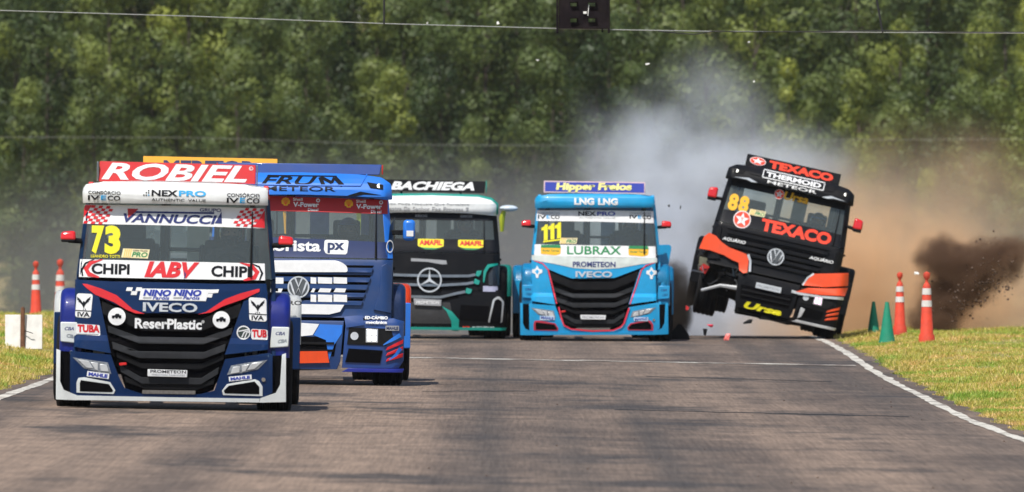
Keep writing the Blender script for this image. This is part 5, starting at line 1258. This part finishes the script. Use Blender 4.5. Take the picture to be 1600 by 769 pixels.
def tree_meshes(seed, H, Rr):
    rs = np.random.RandomState(seed); V = []; F = []; tone = []
    bm = bmesh.new()
    lean = rs.uniform(-.25, .25, 2)
    tp = [(lean[0] * (q / H) ** 2, lean[1] * (q / H) ** 2, q) for q in np.linspace(-.3, H * .93, 9)]
    add_tube(bm, tp, [.13 * (1 - .88 * i / 8) for i in range(9)], 7)
    clumps = []
    nl = 34
    for i in range(nl):
        t = (i + rs.uniform(0, 1)) / nl
        zz_ = H * (.20 + .80 * t)
        env = Rr * (1.0 - .75 * max(0, (t - .55) / .45) ** 1.6) * (.65 + .35 * min(1, t * 3)) * (.8 + .25 * math.sin(t * 17 + seed))
        a = rs.uniform(0, 2 * PI); rr_ = env * math.sqrt(rs.uniform(.15, 1))
        c = np.array([math.cos(a) * rr_ + lean[0] * t, math.sin(a) * rr_ + lean[1] * t, zz_])
        clumps.append((c, rs.uniform(.60, 1.20) * (1 - .35 * t), rs.uniform(0, 1) * .65 + .35 * t))  # tone partly random, partly painted shading: lighter crown tops, darker bottoms
        if rr_ > .4 and i % 2 == 0:
            s0 = np.array([lean[0] * t, lean[1] * t, zz_ - .7 - rr_ * .5]); add_tube(bm, [s0, (s0 + c) / 2 + np.array([0, 0, .1]), c], [.035, .022, .01], 5)
    clumps.append((np.array([lean[0], lean[1], H * .98]), .38, .9))
    for (c, cr, tn) in clumps:
        m_ = int(170 * (cr / .6) ** 1.8)
        for _ in range(m_):
            d = rs.normal(0, 1, 3); d /= np.linalg.norm(d) + 1e-9
            p = c + d * cr * rs.uniform(.45, 1.0) ** .6 * np.array([1, 1, .9])
            ln_ = rs.uniform(.11, .22); wd = ln_ * rs.uniform(.45, .7)
            nv = d + rs.normal(0, .20, 3); nv /= np.linalg.norm(nv)
            ax = np.cross(nv, rs.normal(0, 1, 3)) + np.array([0, 0, -.3]); ax -= nv * ax.dot(nv); ax /= np.linalg.norm(ax)
            sd_ = np.cross(nv, ax)
            p = p - ax * ln_ * .5
            k = len(V)
            V += [tuple(p), tuple(p + ax * ln_ * .5 + sd_ * wd * .5), tuple(p + ax * ln_), tuple(p + ax * ln_ * .5 - sd_ * wd * .5)]
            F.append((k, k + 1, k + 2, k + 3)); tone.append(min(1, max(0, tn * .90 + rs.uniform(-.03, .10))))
    me = bpy.data.meshes.new('crown'); me.from_pydata(V, [], F)
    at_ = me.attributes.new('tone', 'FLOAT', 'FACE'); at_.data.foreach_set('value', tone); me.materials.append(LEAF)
    bmesh.ops.recalc_face_normals(bm, faces=bm.faces); mt = bpy.data.meshes.new('trunk'); bm.to_mesh(mt); bm.free(); finish(mt, .8); mt.materials.append(BARK)
    return mt, me
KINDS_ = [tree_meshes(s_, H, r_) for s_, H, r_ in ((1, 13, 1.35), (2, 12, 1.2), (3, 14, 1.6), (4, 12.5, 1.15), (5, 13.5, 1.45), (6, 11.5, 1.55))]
r = random.Random(21)
TL = ['slim eucalyptus with even olive crown in the dense plantation', 'narrow eucalyptus with ragged pointed crown in the plantation', 'broad eucalyptus with billowing crown in the plantation',
      'thin columnar eucalyptus with gappy crown in the plantation', 'full eucalyptus with stepped crown in the plantation', 'short bushy eucalyptus with round crown in the plantation']
def tree(x, y, k, s_, rz):
    mt, mc = KINDS_[k]
    o = empty('eucalyptus_tree', (x, y, ground(x, y) - .1), (0, 0, rz)); o.scale = (s_, s_, s_ * r.uniform(.92, 1.1))
    tag(o, TL[k], 'tree', 'eucalyptus trees of the plantation behind the track: kind %s' % ['even', 'pointed', 'billowing', 'columnar', 'stepped', 'bushy'][k])
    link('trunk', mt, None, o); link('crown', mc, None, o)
rows = [(330, .58, 2.6), (339, .78, 2.7), (349, .98, 2.8), (360, 1.16, 2.9), (371, 1.32, 3.0), (383, 1.46, 3.0), (396, 1.58, 2.6), (408, 1.68, 2.6)]
for ri, (y, sc, dx) in enumerate(rows):
    half = .0556 * y + 1.6
    x = -half + r.uniform(0, dx)
    while x < half:
        tree(x, y + r.uniform(-2.2, 2.2), r.randrange(6), sc * r.uniform(.80, 1.20), r.uniform(0, 6.28))
        x += dx * r.uniform(.72, 1.28)

# ------------------------------------------------------------------ cones, boards
ORC = mat('cone_orange', (.66, .055, .022), .55, var=.2, scale=8, dirt=.5); GRC = mat('cone_green', (.005, .24, .14), .5, var=.12, dirt=.3); WBC = mat('cone_white_band', (.70, .68, .66), .5, dirt=.3)
def tall_cone(px, py, h, label, group, far=None):
    x, y, z = at(px, py)
    if far: y = far; x = (px - 800) / FP * y; z = ground(x, y); h = CAMZ - (h - HOR) / FP * y - z
    o = empty('traffic_cone', (x, y, z)); tag(o, label, 'traffic cone', group)
    k = h / 1.15
    bm = bmesh.new(); add_lathe(bm, [(.135 * k, 0), (.135 * k, .03 * k), (.122 * k, .15 * k), (.104 * k, .18 * k), (.064 * k, .90 * k), (.05 * k, .95 * k), (.024 * k, .98 * k), (.024 * k, 1.02 * k), (.05 * k, 1.06 * k), (.055 * k, 1.10 * k), (.05 * k, 1.13 * k), (.0, 1.155 * k)], 'z', 28)
    bm_link('cone_body', bm, ORC, o, .5)
    for (a, b_) in ((.60, .70), (.79, .89)):
        rr_ = lambda q: lerp(.104, .064, (q - .18) / .72) * k + .004
        bm = bmesh.new(); add_lathe(bm, [(rr_(a) - .01, a * k), (rr_(a), a * k), (rr_(b_), b_ * k), (rr_(b_) - .01, b_ * k)], 'z', 28); bm_link('reflective_band', bm, WBC, o, .5)
def green_cone(px, py, h, label, group):
    x, y, z = at(px, py)
    bm = bmesh.new(); add_lathe(bm, [(.205 * h, 0), (.205 * h, .05 * h), (.19 * h, .06 * h), (.185 * h, .09 * h), (.05 * h, .96 * h), (.045 * h, 1.0 * h), (.03 * h, 1.0 * h), (.03 * h, .9 * h)], 'z', 28)
    o = bm_link('traffic_cone', bm, GRC, None, .5); o.location = (x, y, z); tag(o, label, 'traffic cone', group)
tall_cone(1448, 539, 1.17, 'tall orange cone with two white bands in front of the dark dirt plume', 'tall banded cones')
tall_cone(1406, 526, 1.05, 'tall orange cone with white bands veiled by brown dust', 'tall banded cones')
tall_cone(56, 508, 408, 'tall orange cone standing behind the white boards in the grass', 'tall banded cones', 172)
tall_cone(94, 506, 405, 'tall orange cone between the white boards and the navy truck', 'tall banded cones', 178)
green_cone(1386, 537, .68, 'green cone in clear view at the grass edge', 'green cones')
green_cone(1365, 524, .58, 'green cone almost lost in the brown dust', 'green cones')
x, y, z = at(37, 546)
BW = mat('board_white', (.80, .79, .76), .6, dirt=.15); WD = mat('rusty_wood', (.16, .07, .035), .85, var=.4, scale=12)
S_ = FP / y
o = empty('marker_board', (x, y, z)); tag(o, 'pair of white boards on a brown stake in the roadside grass', 'marker board')
for (a, b_) in ((-29, -5), (2, 29)):
    bm = bmesh.new(); add_box(bm, ((a + b_) / 2 / S_, 0, .5 * 54 / S_), ((b_ - a) / S_, .03, 54 / S_), Euler((R(-6), 0, R(2)))); bm_link('panel', bm, BW, o, .5, .006)
bm = bmesh.new(); add_tube(bm, [(-1.5 / S_, -.06, -.1), (-1 / S_, -.06, .6), (0, -.06, 65 / S_)], [.035, .03, .022], 7); bm_link('stake', bm, WD, o, .6)
bm = bmesh.new(); add_tube(bm, [(2 / S_, -.07, .27), (9 / S_, -.09, .25), (15 / S_, -.08, .23)], .006, 5); bm_link('tie_wire', bm, SEATM, o, .6)

# ------------------------------------------------------------------ overhead cables with the hanging start light box
CB = mat('cable_grey', (.33, .34, .33), .5); CBK = mat('cable_black', (.015, .015, .016), .6); RUST = mat('dark_rust', (.010, .007, .009), .85, var=.4, dirt=.12, spec=.12)
YC = 132.0; SCB = FP / YC
W3 = lambda px, py, dy=0: ((px - 800) / SCB, YC + dy, CAMZ + (HOR - py) / SCB)
def cable(name, pts, rad, m_, label, group=None):
    bm = bmesh.new(); add_tube(bm, [W3(*p) for p in pts], rad, 6); o = bm_link(name, bm, m_, None, .8); tag(o, label, 'cable', group); return o
cable('overhead_cable', [(-190, 4), (0, 16.5), (300, 25.5), (600, 37), (900, 45.5), (1100, 49), (1400, 51), (1600, 52), (1790, 52.5)], .0065, CB, 'thin grey cable stretched right across above the track')
cable('overhead_cable', [(1028, 49, -.05), (1060, 52, -.05), (1085, 54, -.05), (1118, 48.5, -.05), (1150, 50, -.05), (1250, 50, -.05), (1380, 48, -.05), (1480, 50.5, -.05), (1790, 51, -.05)], .008, CBK, 'black wire wound along the grey cable beyond the light box')
for a, b_, lb in (((601, -60), (600, 38), 'upright black hanger wire between the light box and the start of the cable'), ((1359, -60), (1379, 51), 'slanting black hanger wire over the dust cloud')):
    cable('hanger_wire', [a, b_], .015, CBK, lb, 'hanger wires')
ob = empty('start_light_box', W3(911, 45)); tag(ob, 'dark start light box with four openings hanging from the cable', 'signal box')
px_ = lambda q: q / SCB
bm = bmesh.new()
wx0, wx1, zb_, zt_ = px_(-38), px_(39), 0.0, px_(105)
hs = []
cols = [(-20, -10), (8, 19)]; rws = [(10, 16), (35, 40.5), (62, 68), (86, 92)]
xs_ = [wx0] + [px_(v) for c_ in cols for v in c_] + [wx1]
zs_ = [zb_] + [px_(v) for c_ in rws for v in c_] + [zt_]
for i in range(len(xs_) - 1):
    for j in range(len(zs_) - 1):
        if i % 2 == 1 and j % 2 == 1: continue
        add_box(bm, ((xs_[i] + xs_[i + 1]) / 2, 0, (zs_[j] + zs_[j + 1]) / 2), (xs_[i + 1] - xs_[i], .14, zs_[j + 1] - zs_[j]))
bmesh.ops.remove_doubles(bm, verts=bm.verts[:], dist=.0005)
bm_link('light_panel', bm, RUST, ob, 0)
bm = bmesh.new()
for x_ in (wx0 - .02, wx1 + .012): add_box(bm, (x_, 0, px_(50)), (.03, .18, px_(114)))
bm_link('side_rail', bm, RUST, ob, .5, .004)
for c_ in cols:
    for q in rws:
        bm = bmesh.new(); add_box(bm, (px_(sum(c_) / 2), -.10, px_(q[1]) + .012), (px_(c_[1] - c_[0]) + .03, .08, .012)); bm_link('lamp_hood', bm, RUST, ob, .5)
bm = bmesh.new(); add_tube(bm, [(px_(9), -.085, px_(37)), (px_(8), -.09, px_(26)), (px_(7.5), -.085, px_(20))], .007, 5); add_box(bm, (px_(3), -.08, px_(25)), (.05, .03, .035)); bm_link('control_lead', bm, BW, ob, .5)
bm = bmesh.new()
for x_ in (wx0 - .02, px_(30)): add_tube(bm, [(x_, 0, .02), (x_, 0, -.05)], .012, 6)
bm_link('hook', bm, RUST, ob, .5)
for sx, lb in ((-1, 'tall steel post carrying the cable beside the boards'), (1, 'tall steel post carrying the cable beyond the cones')):
    xp = sx * 9.6
    p = empty('cable_post', (xp, YC, ground(xp, YC))); tag(p, lb, 'post', 'cable posts')
    bm = bmesh.new(); add_tube(bm, [(0, 0, -.3), (0, 0, 7.6)], [.10, .07], 12); bm_link('pole', bm, STEEL, p, .6)
    bm = bmesh.new(); add_box(bm, (0, 0, .02), (.4, .4, .04)); bm_link('base_plate', bm, STEEL, p, .5, .005)
cable('overhead_cable', [(-200, -60), (600, -61), (911, -62), (1360, -60), (1800, -58)], .012, CB, 'upper carrying cable from which the light box hangs')
# distant fence wire in front of the forest
bm = bmesh.new(); YF = 300.0
pts = [((px - 800) / FP * YF, YF, CAMZ + (HOR - py) / FP * YF) for px, py in ((-80, 214), (300, 215), (620, 226), (900, 228), (1300, 219), (1680, 217))]
add_tube(bm, pts, .006, 5); o = bm_link('overhead_cable', bm, mat('cable_dull', (.20, .21, .19), .6), None, .8); tag(o, 'faint pale wire strung far off in front of the forest', 'cable')

# ------------------------------------------------------------------ flying debris
def shard(px, py, d, size, m_, label, seed, name='debris_shard', flat=.25):
    r_ = random.Random(seed); bm = bmesh.new()
    S1 = FP / d
    for k in range(9):
        bm.verts.new((r_.uniform(-.5, .5) * size[0] / S1, r_.uniform(-.5, .5) * flat * size[0] / S1, r_.uniform(-.5, .5) * size[1] / S1))
    bmesh.ops.convex_hull(bm, input=bm.verts[:])
    o = bm_link(name, bm, m_, None, 0); o.location = ((px - 800) / S1, d, CAMZ + (HOR - py) / S1); tag(o, label, 'debris', 'debris thrown off by the crash'); return o
x, y, z = at(1062, 531)
bm = bmesh.new(); V_ = [(-.17, 0, 0), (-.13, 0, .14), (-.03, 0, .27), (.04, 0, .26), (.15, 0, .10), (.18, 0, 0)]
f0 = [bm.verts.new(v) for v in V_]; f1 = [bm.verts.new((a * .8, .22, c * .7)) for a, b_, c in V_]
bm.faces.new(f0); bm.faces.new(f1[::-1])
for i in range(6): bm.faces.new((f0[i], f0[(i + 1) % 6], f1[(i + 1) % 6], f1[i]))
o = bm_link('debris_shard', bm, PLAST, None, .3, .01); o.location = (x, y, z); tag(o, 'black wedge of bodywork lying on the track beside the cyan truck', 'debris', 'debris thrown off by the crash')
shard(1168, 503, 153, (20, 12), PLAST, 'black shard in the air under the tipped truck nose', 4)
shard(1102, 519, 152, (8, 12), PLAST, 'small black chip falling beside the raised wheel', 5)
shard(1110, 510, 152.5, (14, 10), vPk, 'slim pink sliver in the air below the raised wheel', 6)
shard(1140, 527, 152, (20, 12), mat('salmon_plastic', (.75, .16, .14), .5), 'salmon pink fragment at the track surface under the tipped truck', 7)
shard(1074, 482, 154, (6, 10), REDP, 'tiny red chip beside the raised front wheel', 8)
shard(1012, 100, 150, (9, 5), BW, 'white scrap high in the smoke against the forest', 9)
shard(839, 95, 150, (7, 5), BW, 'white scrap in the air above the cyan truck', 10)
shard(779, 36, 150, (6, 5), BW, 'white scrap just under the cable before the light box', 11)
shard(668, 36, 150, (4, 4), BW, 'smaller white scrap near the hanger wire', 12)
shard(1432, 427, 153, (10, 7), BW, 'pale scrap beside the top of the banded cone', 13)
shard(638, 139, 160, (5, 5), PLAST, 'black fleck high against the forest', 14)
shard(1170, 66, 150, (4, 3), BW, 'pale fleck under the cable above the smoke', 15)
shard(1063, 323, 153, (3, 8), PLAST, 'thin black fleck in the grey smoke beside the red mirror', 16)
shard(1045, 322, 153, (4, 4), PLAST, 'round black fleck in the smoke over the red mirror', 17)
shard(1178, 127, 150, (4, 4), BW, 'pale fleck in the blue smoke', 18)
# clods in the dark plume
bm = bmesh.new(); r_ = random.Random(8); S1 = FP / 160
for k in range(1000):
    t = r_.random() ** .7; u_ = r_.gauss(0, 1)
    px = lerp(1462, 1572, t) + r_.gauss(0, 17); py = lerp(498, 408, t) + r_.gauss(0, 12 + 12 * t)
    s_ = r_.choice([.005, .006, .006, .008, .008, .012, .016, .028]) * r_.uniform(.7, 1.2)
    M_ = Matrix.Translation(((px - 800) / S1, 160 + r_.uniform(-1, 1), CAMZ + (HOR - py) / S1)) @ Euler((r_.uniform(0, 3), r_.uniform(0, 3), 0)).to_matrix().to_4x4() @ Matrix.Diagonal((1, r_.uniform(.6, 1), r_.uniform(.5, 1), 1))
    bmesh.ops.create_icosphere(bm, subdivisions=1, radius=s_, matrix=M_)
o = bm_link('flying_clods', bm, MATS['clod_soil'], None, 0); tag(o, kind='stuff')

# ------------------------------------------------------------------ smoke, dust, haze
def cloud(name, d, blobs, dens, colr, depth, nscale, lo=.35, hi=.72, aniso=.0, warp=.35, pad=1.0, absorb=None, detail=4):
    """a body of smoke: closed box with a density made of soft blobs broken up by noise. blobs in photo pixels at distance d: (px, py, rx, ry, weight)"""
    S1 = FP / d
    bl = [((a - 800) / S1, CAMZ + (HOR - b_) / S1, c / S1, e / S1, w_) for a, b_, c, e, w_ in blobs]
    x0 = min(b_[0] - b_[2] for b_ in bl); x1 = max(b_[0] + b_[2] for b_ in bl); z0 = min(b_[1] - b_[3] for b_ in bl); z1 = max(b_[1] + b_[3] for b_ in bl)
    z0 = max(z0, -4.0)
    bm = bmesh.new(); add_box(bm, ((x0 + x1) / 2, d + depth / 2, (z0 + z1) / 2), (x1 - x0, depth, z1 - z0))
    m_ = bpy.data.materials.new(name); m_.use_nodes = True; nn = m_.node_tree.nodes; ll = m_.node_tree.links; nn.clear()
    out = nn.new('ShaderNodeOutputMaterial'); pv = nn.new('ShaderNodeVolumePrincipled'); ll.new(pv.outputs[0], out.inputs['Volume'])
    pv.inputs['Color'].default_value = (*colr, 1); pv.inputs['Anisotropy'].default_value = aniso
    if absorb: pv.inputs['Absorption Color'].default_value = (*absorb, 1)
    tcn = nn.new('ShaderNodeTexCoord')
    wz = nn.new('ShaderNodeTexNoise'); wz.inputs['Scale'].default_value = nscale * .6; wz.inputs['Detail'].default_value = 3; ll.new(tcn.outputs['Object'], wz.inputs['Vector'])
    vs = nn.new('ShaderNodeVectorMath'); vs.operation = 'MULTIPLY_ADD'; ll.new(wz.outputs['Color'], vs.inputs[0]); vs.inputs[1].default_value = (warp * 2,) * 3; ll.new(tcn.outputs['Object'], vs.inputs[2])
    total = None
    for (cx_, cz_, rx_, rz_, w_) in bl:
        mp = nn.new('ShaderNodeMapping'); mp.vector_type = 'POINT'
        mp.inputs['Location'].default_value = (-(cx_ + warp) / rx_, -(d + depth / 2 + warp) / (depth / 2), -(cz_ + warp) / rz_); mp.inputs['Scale'].default_value = (1 / rx_, 2 / depth, 1 / rz_)
        ll.new(vs.outputs[0], mp.inputs[0])
        le = nn.new('ShaderNodeVectorMath'); le.operation = 'LENGTH'; ll.new(mp.outputs[0], le.inputs[0])
        mr = nn.new('ShaderNodeMapRange'); mr.interpolation_type = 'SMOOTHSTEP'; mr.inputs[1].default_value = .95; mr.inputs[2].default_value = .05; mr.inputs[3].default_value = 0; mr.inputs[4].default_value = w_
        ll.new(le.outputs['Value'], mr.inputs[0])
        if total is None: total = mr.outputs[0]
        else:
            ad = nn.new('ShaderNodeMath'); ad.operation = 'ADD'; ll.new(total, ad.inputs[0]); ll.new(mr.outputs[0], ad.inputs[1]); total = ad.outputs[0]
    nz = nn.new('ShaderNodeTexNoise'); nz.inputs['Scale'].default_value = nscale; nz.inputs['Detail'].default_value = detail; nz.inputs['Roughness'].default_value = .6; ll.new(tcn.outputs['Object'], nz.inputs['Vector'])
    nm = nn.new('ShaderNodeMapRange'); nm.inputs[1].default_value = lo; nm.inputs[2].default_value = hi; nm.inputs[3].default_value = .06; nm.inputs[4].default_value = 1.0; ll.new(nz.outputs[0], nm.inputs[0])
    mu = nn.new('ShaderNodeMath'); mu.operation = 'MULTIPLY'; ll.new(total, mu.inputs[0]); ll.new(nm.outputs[0], mu.inputs[1])
    mu2 = nn.new('ShaderNodeMath'); mu2.operation = 'MULTIPLY'; ll.new(mu.outputs[0], mu2.inputs[0]); mu2.inputs[1].default_value = dens
    ll.new(mu2.outputs[0], pv.inputs['Density'])
    o = bm_link(name, bm, m_, None, 0); tag(o, kind='stuff'); return o
QUICK = False
cloud('smoke', 164, [(1060, 370, 170, 240, 1.0), (1200, 270, 180, 120, .6), (1110, 180, 150, 140, .22), (1085, 500, 190, 140, 1.0), (985, 260, 120, 150, .5), (1230, 470, 150, 160, .8)], 1.15, (.87, .92, .995), 7.0, .75, lo=.42, hi=.64, warp=.7)
cloud('brown_dust', 163, [(1385, 440, 190, 190, 1.0), (1310, 400, 170, 160, .8), (1480, 350, 280, 220, .20), (1560, 470, 280, 170, .7), (1330, 520, 260, 80, .8)], 1.9, (.87, .655, .44), 6.0, .8, lo=.38, hi=.64, warp=.6)
cloud('dirt_plume', 159, [(1482, 480, 58, 62, 1.0), (1510, 435, 78, 66, 1.0), (1552, 410, 74, 52, .9), (1478, 405, 60, 46, 1.0), (1462, 508, 50, 38, 1.0), (1590, 395, 50, 34, .4)], 9.5, (.22, .135, .09), 2.4, 2.8, lo=.42, hi=.58, warp=.30, detail=7)
cloud('wheel_spray', 160, [(1056, 466, 40, 74, 1.0), (1056, 495, 34, 50, .8)], 22.0, (.10, .085, .075), 1.6, 3.0, warp=.06)
cloud('track_dust', 161, [(800, 490, 1800, 350, 1.0), (1250, 430, 800, 300, .4)], .115, (.34, .345, .35), 70.0, .12, lo=.2, hi=.8)
# air
hb = bmesh.new(); add_box(hb, (0, 340, 9), (420, 730, 48))
hm_ = bpy.data.materials.new('haze'); hm_.use_nodes = True; nn = hm_.node_tree.nodes; nn.clear()
out = nn.new('ShaderNodeOutputMaterial'); pv = nn.new('ShaderNodeVolumePrincipled'); pv.inputs['Color'].default_value = (.86, .88, .90, 1); pv.inputs['Density'].default_value = .00006; pv.inputs['Anisotropy'].default_value = .2
hm_.node_tree.links.new(pv.outputs[0], out.inputs['Volume'])
o = bm_link('haze', hb, hm_, None, 0); tag(o, kind='stuff')
